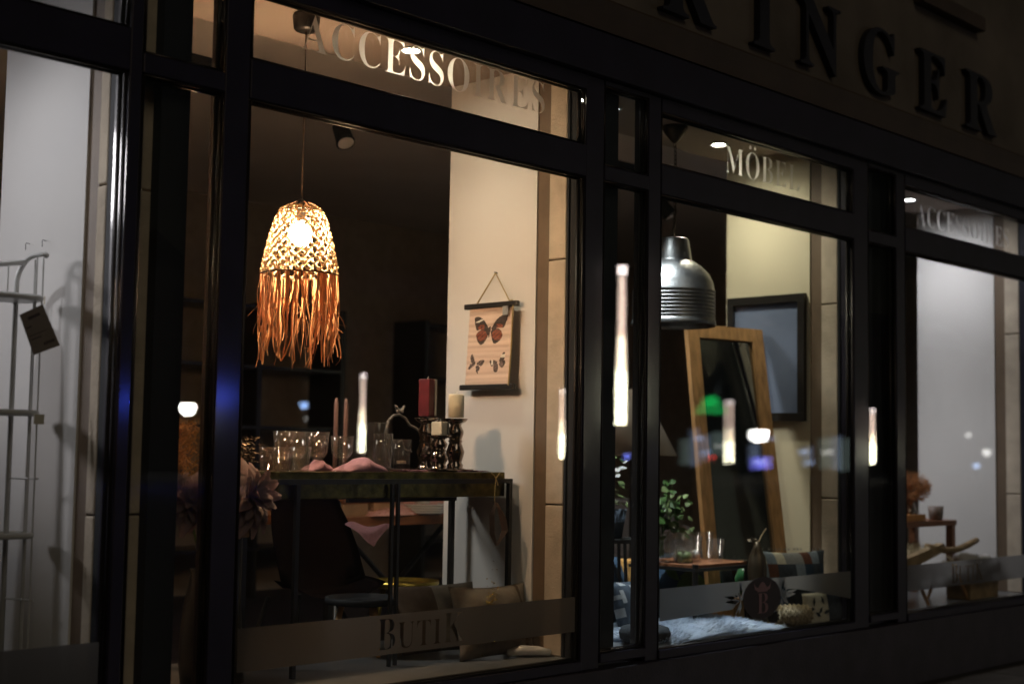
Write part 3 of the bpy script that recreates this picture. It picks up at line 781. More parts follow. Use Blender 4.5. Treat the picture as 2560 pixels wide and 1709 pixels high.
pts = [(4.72-.06, .10, FL), (4.46, .20, FL), (4.46, .20, FL+.06), (4.52, .17, FL+.075), (4.62, .12, FL+.04)]
bm = B(); tube(bm, [(4.44, .235, FL+.03), (4.50, .20, FL+.038), (4.56, .165, FL+.034), (4.605, .135, FL+.022)], [.026, .03, .027, .02], 10)
bmesh.ops.scale(bm, vec=(1, 1, .75), verts=bm.verts, space=Matrix.Translation((0, 0, -FL)))
tag(obj('rolled_towel', bm, 'cer', None, True), 'white glossy roll lying at the foot of the stone pier', 'roll')
def stool(x, y, z, r, m, leg, label):
    t = thing('round_stool', label, 'stool', (x, y, FL if y < .98 else .15)); zb = FL if y < .97 else .15
    obj('top', lt([(0, z-.012), (r*.96, z-.02), (r, z-.012), (r*1.01, z+.008), (r*.985, z+.008), (r*.95, z-.006), (0, z-.008)], (x, y, 0), 40), m, t, True)
    for k in range(3):
        a = k*2.1+.4
        obj('leg', tb([(x+r*.55*math.cos(a), y+r*.55*math.sin(a), z-.02), (x+r*.8*math.cos(a), y+r*.8*math.sin(a), zb)], [.014, .009], 10), leg, t, True)
stool(4.47, .93, .650, .165, 'goldtray', 'goldtray', 'low round table with a shallow brass tray top')
stool(4.03, .70, .620, .16, 'reveal', 'wood', 'low round stool with a dark top under the console')

# ------------------------------------------------------------------ chair, dining table and its things (behind)
ch = thing('shell_chair', 'dark brown shell chair standing behind the console table', 'chair', (3.95, 1.15, .15))
bm = B(); n = 16; rows = []
for j in range(11):
    v = j/10; row = []
    for i in range(n+1):
        u = i/n*2-1
        wd = .25*(1-.10*v)*(1 if v < .75 else (1-(v-.75)*1.0))
        if v < .45: y = .82+.20*v/.45; z = .60+.02*math.sin(v*4); d = .05*u*u
        else: y = 1.02+.35*(v-.45)*.75; z = .60+(v-.45)/.55*.47; d = 0
        row.append(bm.verts.new((3.93+u*wd+(.09 if v < .45 else .09*(1-(v-.45))), y+.0-(.10*u*u if v >= .45 else 0), z+d+(.02*u*u))))
    rows.append(row)
for a, b in zip(rows, rows[1:]):
    for i in range(n): bm.faces.new((a[i], a[i+1], b[i+1], b[i]))
bmesh.ops.solidify(bm, geom=bm.faces, thickness=.015)
obj('shell', bm, 'shellchair', ch, True)
for x, y in ((3.78, .86), (4.18, .86), (3.80, 1.30), (4.14, 1.30)):
    obj('leg', tb([(3.98+(x-3.98)*.5, 1.05+(y-1.05)*.5, .60), (x, y, .15 if y > .98 else .386)], .010, 8), 'black', ch)
bm = B(); g = []
A, Bc, Cc, D = Vector((4.09, .90, .930)), Vector((4.36, .90, .912)), Vector((4.136, .75, .834)), Vector((3.99, .76, .926))
n = 12
for i in range(n+1):
    row = []
    for j in range(n+1):
        u, v = i/n, j/n
        p = (A*(1-u)+Bc*u)*(1-v)+(D*(1-u)+Cc*u)*v
        p += Vector((0, .012*math.sin(u*6+v*3), .010*math.sin(u*9)*(1-v)))
        row.append(bm.verts.new(p))
    g.append(row)
for i in range(n):
    for j in range(n): bm.faces.new((g[i][j], g[i+1][j], g[i+1][j+1], g[i][j+1]))
bmesh.ops.solidify(bm, geom=bm.faces, thickness=.003)
tag(obj('napkin', bm, 'pink', None, True), 'pink napkin hanging in a point over the shell chair arm', 'napkin')
dt = thing('dining_table', 'wooden dining table with black crossed legs deep in the shop', 'table', (5.3, 1.9, .15))
obj('tabletop', bx(4.45, 6.2, 1.55, 2.4, .868, .918, bev=.004), 'wood2', dt)
bm = B(); tube(bm, [(4.75, 1.75, .86), (5.55, 1.75, .16)], .014, 8); obj('leg', bm, 'black', dt)
bm = B(); tube(bm, [(5.55, 1.78, .86), (4.75, 1.78, .16)], .014, 8); obj('leg', bm, 'black', dt)
obj('leg', bx(4.66, 4.70, 1.70, 1.74, .15, .867), 'black', dt)
def furpatch(name, x0, x1, y0, y1, z, h, m, n, label, cat, seed=1, shape=None, hide=None, blade=.02):
    rr = random.Random(seed); t = thing(name, label, cat, ((x0+x1)/2, (y0+y1)/2, z))
    bm = B(); N = 16; g = []
    def hh(u, v): return h*max(0, (1-abs(u)**4)*(1-abs(v)**4))*(.75+.25*math.sin(5*u+2*v)*math.cos(4*v))
    def P(u, v): 
        k = 1-.14*math.sin(3*u+1)*v*v
        return Vector(((x0+x1)/2+u*(x1-x0)/2*k, (y0+y1)/2+v*(y1-y0)/2*k, z+.002+hh(u, v)))
    for i in range(N+1): g.append([bm.verts.new(P(2*i/N-1, 2*j/N-1)) for j in range(N+1)])
    for i in range(N):
        for j in range(N): bm.faces.new((g[i][j], g[i+1][j], g[i+1][j+1], g[i][j+1]))
    ex = bmesh.ops.extrude_face_region(bm, geom=list(bm.faces))
    for v in ex['geom']:
        if isinstance(v, bmesh.types.BMVert): v.co.z = z+.0015
    bmesh.ops.recalc_face_normals(bm, faces=bm.faces)
    obj('hide', bm, m, t, True)
    bm = B()
    for k in range(n):
        u, v = rr.uniform(-1, 1), rr.uniform(-1, 1); p = P(u, v); L = blade*rr.uniform(.6, 1.5)
        cl = math.sin(u*9+seed)*.6+math.cos(v*7)*.6
        d = Vector((u*.7+cl*.5+rr.uniform(-.4, .4), v*.6+math.sin(u*6)*.4+rr.uniform(-.4, .4), .75)).normalized()
        s = d.orthogonal().normalized()*rr.uniform(.0015, .003)
        a = p+d*L*.6; b = p+d*L+Vector((d.x, d.y, -.4))*L*.35
        poly(bm, [p-s, p+s, a+s*.7, b, a-s*.7])
    o = obj('fur', bm, m, t); o['kind'] = 'stuff'
    return t
furpatch('fur_throw', 4.85, 5.75, 1.56, 2.0, .918, .085, 'furpink', 2500, 'fluffy pink throw lying on the dining table', 'throw', 3)
for k in range(4):
    tag(obj('plate', lt([(0, 0), (.09, 0), (.125, .012), (.125, .016), (.09, .006), (0, .005)], (5.22, 1.62, .919+k*.013), 32), 'cer', None, True), ['bottom plate of the white stack on the dining table', 'second plate from the bottom of the white stack', 'third plate from the bottom of the white stack', 'top plate of the white stack under the cup'][k], 'plate', 'stacked white plates')
cp = thing('cup', 'white ceramic cup standing on the plate stack', 'cup', (5.22, 1.62, .975))
obj('bowl', lt([(0, 0), (.04, 0), (.058, .075), (.054, .075), (.038, .006), (0, .006)], (5.22, 1.62, .975), 28), 'cer', cp, True)
obj('handle', tb([(5.165, 1.60, .965+.07), (5.13, 1.585, .965+.065), (5.13, 1.585, .965+.03), (5.175, 1.60, .965+.025)], .006, 8), 'cer', cp, True)
for k, (x, label) in enumerate(((4.76, 'brown wooden box on the dining table beside the chair back'), (4.97, 'ribbed brown box between the fur throw and the wooden box'))):
    t = thing('gift_box', label, 'box', (x, 1.70, .918)); obj('lid', bx(x-.09, x+.09, 1.62, 1.78, .981, 1.03, bev=.004), 'wood2', t); obj('body', bx(x-.085, x+.085, 1.625, 1.775, .9185, .980), 'cardtag', t)
for x, y in ((4.31, 1.25), (4.37, 1.25)):
    t = thing('taper_candle', 'slim pale pink taper candle, %s of the pair behind the glasses' % ('left' if x < 4.33 else 'right'), 'candle', (x, y, 1.12))
    obj('wax_body', lt([(0, 0), (.011, 0), (.010, .35), (.006, .375), (0, .38)], (x, y, 1.12), 16), 'taper', t, True)
cs = thing('candlestick', 'dark wooden two-cup candlestick holding the pink tapers', 'candlestick', (4.34, 1.25, .15))
obj('stem', lt([(0, 0), (.09, 0), (.09, .012), (.016, .03), (.012, .85), (0, .87)], (4.34, 1.25, .15), 20), 'blackwood', cs, True)
bm = B(); box(bm, 4.29, 4.39, 1.235, 1.265, 1.02, 1.035)
for x in (4.31, 4.37): lathe(bm, [(0, 1.035), (.014, 1.035), (.016, 1.119), (0, 1.119)], (x, 1.25, 0), 12)
obj('cup_bar', bm, 'blackwood', cs)

# ------------------------------------------------------------------ flowers at the left of the lamp window
fa = thing('flower_vase', 'tall dark vase of mauve paper dahlias and dried grass behind the frame post', 'flowers', (2.95, .30, FL))
obj('vase', lt([(0, 0), (.07, 0), (.085, .12), (.075, .30), (.05, .42), (.055, .44), (.045, .44), (.04, .40), (0, .02)], (2.95, .30, FL), 28), 'blackwood', fa, True)
def dahlia(c, face, Rr, parent, m='petal', rings=4):
    c = Vector(c); f = Vector(face).normalized(); a1 = f.orthogonal().normalized(); a2 = f.cross(a1)
    for rg in range(rings):
        np_ = 15-rg*3; L = Rr*(1-.2*rg); lift = .12+.33*rg
        for k in range(np_):
            a = 2*math.pi*(k+.5*(rg % 2))/np_+random.uniform(-.1, .1)
            d = a1*math.cos(a)+a2*math.sin(a); LL = L*random.uniform(.85, 1.1); w = LL*.22
            s = f.cross(d)
            bm = B(); rows = []
            for i in range(7):
                t = i/6; p = c+d*LL*t*math.cos(lift*.8)+f*(LL*t*math.sin(lift)+.02*rg*.5)-f*.03*t*t*(1 if rg < 2 else 0)
                ww = w*math.sin(math.pi*min(1, .12+.80*t))
                curl = f*(ww*.75)
                rows.append([bm.verts.new(p-s*ww+curl), bm.verts.new(p), bm.verts.new(p+s*ww+curl)])
            for r1, r2 in zip(rows, rows[1:]):
                for i in range(2): bm.faces.new((r1[i], r1[i+1], r2[i+1], r2[i]))
            bmesh.ops.solidify(bm, geom=bm.faces, thickness=.0015)
            obj('petal', bm, m, parent, True)
for c, face, Rr in (((3.03, .19, 1.08), (.25, -.8, .25), .165), ((2.79, .19, 1.07), (-.15, -.8, .3), .125)):
    h = obj('flower_head', lt([(0, -.02), (.02, -.01), (.025, .01), (0, .02)], c, 12), 'petal', fa, True)
    dahlia(c, face, Rr, h)
    obj('stem', tb([Vector(c)+Vector((0, .02, -.01)), Vector(c)*.6+Vector((2.95, .30, .80))*.4, (2.95, .30, .78)], .005, 6), 'leaf', fa)
bm = B(); rr = random.Random(5)
for k in range(700):
    t = rr.random(); c = Vector((2.79+rr.gauss(0, .04), .24+rr.gauss(0, .03), 1.15+.19*t))
    d = Vector((rr.gauss(0, .8), rr.gauss(0, .5), .8)).normalized(); s = d.orthogonal().normalized()*.004
    L = rr.uniform(.02, .05); poly(bm, [c-s, c+s, c+d*L])
o = obj('dried_grass', bm, 'dry', fa); o['kind'] = 'stuff'
obj('price_tag', bx(2.995, 3.035, .16, .162, .94, .995), 'cardtag', fa)
bm = B(); rr = random.Random(8)
for k in range(260):
    c = Vector((3.18+rr.gauss(0, .035), .42+rr.gauss(0, .03), 1.20+rr.random()*.10)); d = Vector((rr.gauss(0, 1), rr.gauss(0, 1), rr.gauss(.4, .8))).normalized()
    s = d.orthogonal().normalized()*.003; poly(bm, [c-s, c+d*.012, c+s, c-d*.006])
hb = thing('herb_pot', 'small bushy dried herb in a dark pot left of the tumblers', 'plant', (3.18, .45, FL))
o = obj('foliage', bm, 'bronze', hb); o['kind'] = 'stuff'
obj('pot', lt([(0, 0), (.05, 0), (.03, .3), (.03, .7), (.045, .80), (.04, .80), (0, .78)], (3.18, .45, FL), 20), 'blackwood', hb, True)

# ------------------------------------------------------------------ white shelf unit in the left window
wu = thing('wire_shelf_unit', 'white metal shelf unit with a bowed top rail and thin rods', 'shelf', (1.95, .30, FL))
YB, YF, XR = .37, .235, 2.232
bm = B(); arc = [(XR, YB, FL), (XR, YB, 1.79)]+[(XR+.004*k, YB-.075*(1-math.cos(R(90*k/6))), 1.79+.082*math.sin(R(90*k/6))) for k in range(1, 7)]+[(XR+.03, YF+.02, 1.875), (XR+.034, YF, 1.866)]
tube(bm, arc, .0088, 12); obj('post', bm, 'white_metal', wu, True)
bm = tb([(XR+.01, .33, 1.85), (2.15, .34, 1.835), (2.05, .35, 1.83), (1.6, .35, 1.83)], .009, 12); obj('top_rail', bm, 'white_metal', wu, True)
for z in (1.715, 1.335, .935):
    lo_ = sm([(1.5, YF), (2.20, YF), (2.27, YF+.01), (2.275, YB), (2.20, YB+.02), (1.5, YB+.02)], 2)
    bm = B(); prism(bm, [(x, y, z) for x, y in lo_], (0, 0, .006)); bmesh.ops.recalc_face_normals(bm, faces=bm.faces); obj('shelf_board', bm, 'white_metal', wu)
    bm = B(); tube(bm, [(x, y, z+.010) for x, y in lo_]+[(lo_[0][0], lo_[0][1], z+.010)], .0105, 10); obj('shelf_rim', bm, 'white_metal', wu, True)
for x in (2.07, 2.13, 2.19): obj('rod', tb([(x, .35, 1.72), (x, .35, 1.832)], .0028, 6), 'white_metal', wu)
for x, y in ((2.262, .25), (2.245, .26), (2.265, .31), (2.06, .36), (2.0, .36), (2.13, .36)): obj('rod', tb([(x, y, FL), (x, y, 1.72 if x < 2.2 else 1.86)], .003, 6), 'white_metal', wu)
for z in (1.13, .735): obj('side_bar', tb([(XR, YB, z), (2.262, .25, z), (2.27, .24, z)], .004, 6), 'white_metal', wu)
wu.location += Vector((.06, .12, .012))
tg = thing('price_tag', 'large dark cardboard price tag hanging crooked from the white shelf', 'price tag', (2.27, .215, 1.7))
cs_ = [(2.235, .20, 1.700), (2.160, .205, 1.660), (2.208, .195, 1.535), (2.295, .19, 1.572)]
bm = B(); prism(bm, cs_, (.001, .002, 0)); bmesh.ops.recalc_face_normals(bm, faces=bm.faces); obj('card', bm, 'tag', tg)
def card(u0, u1, v0, v1):
    A, Bb, Cc, D = [Vector(c) for c in cs_]
    P = lambda u, v: (A*(1-u)+Bb*u)*(1-v)+(D*(1-u)+Cc*u)*v-Vector((0, .0012, 0))
    return [P(u0, v0), P(u1, v0), P(u1, v1), P(u0, v1)]
bm = B()
for r in ((.25, .75, .13, .20), (.72, .92, .34, .37), (.25, .92, .55, .565), (.5, .9, .64, .66)): poly(bm, card(*r))
for k in range(5): poly(bm, card(.12+k*.085, .12+k*.085+.06, .80, .87))
obj('print', bm, 'ink', tg)
obj('string', tb([(2.24, .20, 1.70), (2.262, .24, 1.73)], .0015, 5), 'twine', tg)
t2 = tag(obj('price_tag', bx(2.226, 2.262, .21, .212, 1.318, 1.350), 'label'), 'small white price tag hung below the middle shelf of the white unit', 'price tag')
for y in (.60, .485):
    tag(obj('hook', tb([(2.39, y, 1.948), (2.375, y-.004, 1.949), (2.373, y-.004, 1.946), (2.373, y-.005, 1.925)], .0013, 6), 'black'), 'thin black hook on the white pier, %s one above the shelf rail' % ('deeper' if y > .55 else 'nearer'), 'hook', 'hooks in the white pier')
tag(obj('basket_stack', lt([(0, 0), (.10, 0), (.13, .28), (.12, .28), (.09, .01), (0, .01)], (1.86, .30, .956), 24), 'black', None, True), 'dark basket standing on the low shelf of the white unit', 'basket')

# ------------------------------------------------------------------ MÖBEL window
bl = thing('bell_pendant_lamp', 'galvanised bell-shaped pendant lamp with ribbed rim on a chain', 'lamp', (5.945, .50, 2.985))
X, Y = 5.945, .50
obj('ceiling_rose', lt([(0, 2.984), (.068, 2.984), (.070, 2.975), (.055, 2.945), (.022, 2.905), (.012, 2.895), (0, 2.893)], (X, Y, 0), 28), 'bronze', bl, True)
bm = B()
for k in range(22):
    z = 2.885-k*.0225; pts = []
    for i in range(9):
        a = i*math.pi/4; dx = .008*math.cos(a); dz = .015*math.sin(a)
        pts.append((X+(dx if k % 2 else 0)+.006*math.sin(k*.5), Y+(0 if k % 2 else dx), z+dz))
    tube(bm, pts, .0022, 5, False)
tube(bm, [(X+.01, Y, 2.90), (X+.02, Y+.004, 2.7), (X+.008, Y, 2.5), (X, Y, 2.39)], .003, 6)
obj('chain', bm, 'bronze', bl)
prof = [(0, 2.395), (.02, 2.39), (.072, 2.388), (.080, 2.38), (.098, 2.275), (.100, 2.268), (.112, 2.262), (.15, 2.238), (.19, 2.20), (.215, 2.155), (.224, 2.115)]
z = 2.11
while z > 1.965: prof += [(.229, z-.004), (.229, z-.009), (.223, z-.013), (.223, z-.017)]; z -= .019
prof += [(.230, 1.955), (.234, 1.93), (.231, 1.925), (.226, 1.95), (.218, 2.11), (.18, 2.20), (.09, 2.26), (0, 2.30)]
bm = lt(prof, (X, Y, 0), 48); bmesh.ops.scale(bm, vec=(.95, .95, 1), verts=bm.verts, space=Matrix.Translation((-X, -Y, 0)))
obj('shade', bm, 'galv', bl, True)
pf = thing('framed_picture', 'framed grey-blue picture hanging on the yellowish pier', 'picture', (6.87, .54, 1.8))
bm = B(); x0 = 6.862
box(bm, x0-.008, 6.884, .282, .80, 2.125, 2.17); box(bm, x0-.008, 6.884, .282, .80, 1.455, 1.50)
box(bm, x0-.0075, 6.884, .282, .325, 1.5005, 2.1245); box(bm, x0-.0075, 6.884, .757, .80, 1.5005, 2.1245)
obj('frame', bm, 'blackwood', pf)
obj('print', bx(6.872, 6.884, .326, .756, 1.501, 2.124), 'blueart', pf)
# leaning mirror
TR, TL, BR, BL = Vector((6.845, .55, 1.975)), Vector((6.36, .72, 1.985)), Vector((6.73, .30, .66)), Vector((6.24, .49, .66))
dn = ((BR-TR)+(BL-TL)); dn = dn/dn.z; BR2 = BR+dn*(.386-BR.z); BL2 = BL+dn*(.386-BL.z)
nv = (TR-TL).cross(BL-TL).normalized()
if nv.y > 0: nv = -nv
wm = thing('leaning_mirror', 'tall mirror in a broad honey-coloured wooden frame, leaning', 'mirror', (6.55, .5, FL))
ex = (TR-TL).normalized(); W = .075
def bar(a, b, c, d): bm = B(); prism(bm, [a, b, c, d], -nv*.035); bmesh.ops.recalc_face_normals(bm, faces=bm.faces); return bm
up = -(BL2-TL).normalized()
obj('stile', bar(TL, TL+ex*W, BL2+ex*W, BL2), 'wood', wm); obj('stile', bar(TR-ex*W, TR, BR2, BR2-ex*W), 'wood', wm)
obj('top_rail', bar(TL+ex*(W+.001), TR-ex*(W+.001), TR-ex*(W+.001)-up*W, TL+ex*(W+.001)-up*W), 'wood', wm)
obj('bottom_rail', bar(BL2+ex*(W+.001)+up*W, BR2-ex*(W+.001)+up*W, BR2-ex*(W+.001), BL2+ex*(W+.001)), 'wood', wm)
obj('mirror_glass', bar(*[p-nv*.02 for p in (TL+ex*W*.8-up*W*.8, TR-ex*W*.8-up*W*.8, BR2-ex*W*.8+up*W*.8, BL2+ex*W*.8+up*W*.8)]), 'mirror', wm)
# coffee table
ck = thing('coffee_table', 'low black-legged coffee table with a thin wooden top and glassware', 'table', (6.05, .38, FL))
obj('tabletop', bx(5.735, 6.205, .20, .60, .700, .716, bev=.002), 'wood2', ck)
obj('edge_rail', bx(5.725, 6.215, .19, .61, .684, .6995), 'black', ck)
for x, y in ((5.745, .205), (6.195, .21), (5.745, .59), (6.195, .59)): obj('leg', tb([(x, y, .72), (x, y, .70), (x, y, .50), (x, y, .386)], [.017, .015, .014, .008], 10), 'black', ck)
CT = .717
dm = thing('glass_cloche', 'clear glass dome with a knob on the coffee table', 'cloche', (5.88, .42, CT))
obj('dome', lt([(.075, 0), (.075, .10), (.066, .145), (.045, .175), (.012, .188), (.010, .196), (.016, .21), (.012, .225), (0, .23), (0, .226), (.008, .2), (.008, .185), (.042, .171), (.063, .142), (.0725, .10), (.0725, 0)], (5.88, .40, CT), 32), 'tumbler', dm, True)
obj('stopper', lt([(0, 0), (.03, 0), (.035, .03), (.02, .06), (0, .062)], (5.88, .40, CT+.001), 16), 'cer', dm, True)
tumbler('tumbler', 5.99, .40, CT, .125, .038, .050, 'tumbler', 'tall clear tumbler right of the glass dome')
tumbler('tumbler', 6.02, .28, CT, .115, .036, .045, 'tumbler', 'clear tumbler with water nearest the coffee table corner', base=.035)
tumbler('tumbler', 6.12, .42, CT, .140, .040, .047, 'tumbler', 'tallest clear tumbler in front of the leaning mirror stile')
tumbler('glass_jar', 5.81, .32, CT, .085, .045, .045, 'tumbler', 'small clear jar beside the plant on the coffee table', 'jar', .004)
tag(obj('lime_slices', lt([(0, 0), (.038, 0), (.04, .035), (.03, .05), (0, .055)], (5.81, .32, CT+.005), 16), 'leaf2', None, True), 'green filling inside the small clear jar', 'fruit')
tag(obj('shell_decor', lt([(0, 0), (.03, .004), (.045, .02), (.03, .04), (.012, .05), (0, .05)], (5.99, .40, CT+.0065), 14, sx=1, sy=.7), 'cer', None, True), 'pale shell ornament lying in the tall clear tumbler', 'ornament')
pv = thing('potted_plant', 'bushy round-leaved green plant in a glass vase on the coffee table', 'plant', (5.80, .45, CT))
obj('vase', lt([(0, 0), (.04, 0), (.045, .02), (.03, .12), (.034, .15), (.031, .15), (.027, .12), (.04, .02), (0, .006)], (5.80, .45, CT), 24), 'tumbler', pv, True)
rr = random.Random(3)
for k in range(150):
    c = Vector((5.80, .45, .965))+Vector((rr.gauss(0, .05), rr.gauss(0, .05), rr.gauss(0, .058)))
    d = Vector((rr.gauss(0, 1), rr.gauss(-.4, 1), rr.gauss(.2, .6))).normalized(); s = d.orthogonal().normalized(); L = rr.uniform(.032, .058)
    bm = B(); nn = d.cross(s)*.006
    vs_ = [bm.verts.new(c+p) for p in (d*0, d*L*.4+s*L*.42+nn, d*L*.85+s*L*.36+nn, d*L*1.1, d*L*.85-s*L*.36+nn, d*L*.4-s*L*.42+nn)]
    bm.faces.new(vs_); bmesh.ops.solidify(bm, geom=bm.faces, thickness=.0012)
    obj('leaf', bm, 'leaf2' if k % 3 == 0 else 'leaf', pv)
bm = B()
for k in range(8): tube(bm, [(5.80+rr.gauss(0, .01), .45+rr.gauss(0, .01), CT+.02), (5.80+rr.gauss(0, .03), .45+rr.gauss(0, .03), .95)], .0025, 5)
obj('stem', bm, 'leaf', pv)
pe = thing('bird_vase', 'slim bronze bottle ornament with a thin stick beside the coffee table', 'ornament', (6.18, .135, FL))
obj('body', lt([(0, 0), (.05, 0), (.055, .10), (.045, .22), (.05, .30), (.042, .36), (.022, .40), (.016, .43), (0, .44)], (6.18, .135, FL), 20), 'bronze', pe, True)
obj('stick', tb([(6.18, .135, .80), (6.21, .13, .85), (6.245, .125, .885)], .003, 6), 'drift', pe)
bm = B()
for k in range(12):
    d = Vector((rr.gauss(-.3, .6), rr.gauss(0, .6), rr.gauss(.5, .4))).normalized(); s = d.orthogonal().normalized()*.012; c = Vector((6.14, .14, .82))
    poly(bm, [c, c+d*.016+s*.7, c+d*.030, c+d*.016-s*.7])
obj('dry_bloom', bm, 'bronze', pe)
# things under and around the coffee table
tl = thing('leafy_cushion', 'dark cushion with big green leaf print under the coffee table', 'cushion', (6.2, .50, FL))
q = frame_mtx((6.20, .62, .57), (1, -.1, 0), (-.05, .35, .9))
obj('cover', cushion(.55, .36, .12, q, 14, .05), 'teal', tl, True)
for (u, v, a, L) in ((-.05, -.02, .3, .20), (.02, .0, -.25, .22), (.16, .03, .8, .12), (-.14, .05, 2.4, .14)):
    bm = B(); d = Vector((math.cos(a), math.sin(a), 0)); s = Vector((-d.y, d.x, 0)); c = Vector((u, v, .068)); row = []
    lp_ = [c+d*L*(t-.5)+s*L*.22*math.sin(math.pi*t) for t in (0, .25, .5, .75, 1)]+[c+d*L*(t-.5)-s*L*.22*math.sin(math.pi*t) for t in (.75, .5, .25)]
    poly(bm, [q @ p for p in lp_]); bmesh.ops.solidify(bm, geom=bm.faces, thickness=.001); obj('leaf_print', bm, 'leaf', tl)
q = frame_mtx((5.88, .66, .56), (1, .05, 0), (0, .3, .9))
tag(obj('cushion', cushion(.36, .34, .11, q, 12, .05), 'multi', None, True), 'orange and yellow floral cushion under the coffee table', 'cushion')
q = frame_mtx((5.58, .62, .56), (1, .1, 0), (0, .3, .9))
tag(obj('cushion', cushion(.34, .36, .11, q, 12, .05), 'teal', None, True), 'plain deep blue cushion under the left end of the coffee table', 'cushion')
gv = tag(obj('green_bowl', lt([(0, 0), (.04, 0), (.075, .05), (.08, .10), (.06, .15), (.05, .155), (.045, .15), (.07, .10), (0, .02)], (6.30, .26, .52), 24), 'greencer', None, True), 'shiny green rounded vase behind the emblem', 'vase')
tag(obj('side_crate', bx(6.24, 6.36, .20, .32, FL+.001, .5195), 'wood'), 'small wooden block under the green vase', 'block')
pc = thing('patchwork_cushion', 'patchwork cushion of slate, cream and rust squares', 'cushion', (6.60, .20, FL))
q = frame_mtx((6.60, .20, .575), (.95, -.25, -.02), (-.02, .12, .8))
PT = [[1, 2, 3, 3, 2, 1, 3, 2], [1, 3, 3, 2, 2, 3, 3, 2], [1, 1, 3, 2, 2, 3, 3, 3], [1, 4, 2, 2, 1, 3, 2, 3], [0, 1, 0, 5, 5, 4, 1, 2]]
def patch(u, v, s): return PT[min(4, int(v*5))][min(7, int(u*8))]
obj('cover', cushion(.52, .37, .11, q, 40, .09, patch, .003), ['cwhite', 'cblue', 'cdark', 'teal', 'crust', 'cgrey'], pc, True)
bm = B()
for k in range(60):
    e = rr.choice((0, 1)); u = rr.uniform(-.24, .24); p = Vector((u, .182, 0)) if e else Vector((rr.choice((-.254, .254)), rr.uniform(.10, .175), 0))
    d = Vector((rr.gauss(0, .3), 1 if e else .2, rr.gauss(0, .6))).normalized()*.02
    s = d.orthogonal().normalized()*.002; poly(bm, [q @ (p-s), q @ (p+s), q @ (p+d)])
o = obj('frayed_edge', bm, 'cgrey', pc); o['kind'] = 'stuff'
q = frame_mtx((6.66, .085, .455), (1, -.02, 0), (0, .12, .9))
lc = thing('leaf_pattern_cushion', 'pale cushion with dark leaf motifs right of the emblem', 'cushion', (6.66, .085, FL))
obj('cover', cushion(.24, .17, .05, q, 14, .03), 'cwhite', lc, True)
for k in range(7):
    u, v, a = -.08+.027*k, .04*math.sin(k*2), k*1.3; L = .055; c = Vector((u, v, .029)); d = Vector((math.cos(a), math.sin(a), 0)); s = Vector((-d.y, d.x, 0))
    bm = B(); poly(bm, [q @ (c-d*L/2), q @ (c+s*L*.2), q @ (c+d*L/2), q @ (c-s*L*.2)]); bmesh.ops.solidify(bm, geom=bm.faces, thickness=.001); obj('leaf_motif', bm, 'cdark', lc)
q = frame_mtx((7.02-.12, .28, .455), (1, -.2, 0), (0, .3, .9))
tag(obj('cushion', cushion(.13, .16, .05, frame_mtx((6.815, .075, .46), (1, -.1, 0), (0, .1, .9)), 12, .04), 'cdark', None, True), 'dark grey cushion at the right end of the MÖBEL window', 'cushion')
furpatch('sheepskin_rug', 5.20, 6.16, .035, .42, FL, .055, 'fur', 18000, 'fluffy white sheepskin rug on the display floor', 'rug', 7, blade=.036)
bk = thing('wicker_basket', 'coarse woven seagrass basket lying in front of the sheepskin', 'basket', (6.4, .085, FL))
bm = B(); A0 = Vector((6.25, .085, .442)); A1 = Vector((6.55, .085, .430)); ax = (A1-A0).normalized()
for k in range(15):
    f = k/14; c = A0.lerp(A1, f); rr_ = .044+.006*math.sin(f*3.14)
    e1 = ax.orthogonal().normalized(); e2 = ax.cross(e1)
    tube(bm, [c+(e1*math.cos(a*math.pi/12)+e2*math.sin(a*math.pi/12))*(rr_+.004*(-1)**(a+k))+ax*.003*(-1)**a for a in range(25)], .008, 6, False)
obj('woven_coil', bm, 'basket', bk, True)
tube_ = tb([A0, A1], .045, 16); obj('core', tube_, 'black', bk)
pu = tag(obj('pouf', lt([(0, 0), (.09, 0), (.115, .025), (.12, .05), (.11, .075), (.06, .09), (0, .092)], (5.255, .13, FL), 28), 'pouf', None, True), 'charcoal knitted pouf cut off by the window frame', 'pouf')
# further back: lampshade, sofa
fl_ = thing('table_lamp', 'unlit lamp with a pale cone shade deep in the shop', 'lamp', (6.98, 1.60, .15))
obj('lamp_shade', lt([(.07, 1.66), (.28, 1.25), (.276, 1.25), (.066, 1.66)], (6.98, 1.60, 0), 32), 'shade', fl_, True)
obj('stem', lt([(0, .15), (.12, .15), (.12, .17), (.015, .19), (.015, 1.68), (0, 1.68)], (6.98, 1.60, 0), 16), 'black', fl_)
sf = thing('sofa', 'grey upholstered sofa standing deep in the shop', 'sofa', (7.9, 2.2, .15))
obj('seat', bx(7.1, 8.8, 1.9, 2.6, .35, .62, bev=.04), 'sofa', sf, True); obj('backrest', bx(7.4, 8.8, 2.62, 2.8, .35, .93, bev=.04), 'sofa', sf, True)
obj('base', bx(7.15, 8.75, 1.95, 2.7, .151, .349), 'black', sf)

# shelving at the back of the shop
for bi, (bx0, lab) in enumerate(((5.6, 'tall dark shelving with boxes at the back of the shop, behind the raffia lamp'), (8.1, 'tall dark shelving with boxes at the back of the shop, behind the bell lamp'))):
    t = thing('shelving', lab, 'shelving', (bx0+.8, 4.9, .15), 'shelving at the back of the shop')
    for x in (bx0, bx0+.8, bx0+1.6): obj('upright', bx(x-.02, x+.02, 4.7, 5.1, .151, 2.35), 'blackwood', t)
    for z in (.5, .95, 1.4, 1.85, 2.3): obj('board', bx(bx0+.021, bx0+.779, 4.7, 5.1, z, z+.025), 'blackwood', t); obj('board', bx(bx0+.821, bx0+1.579, 4.7, 5.1, z, z+.025), 'blackwood', t)
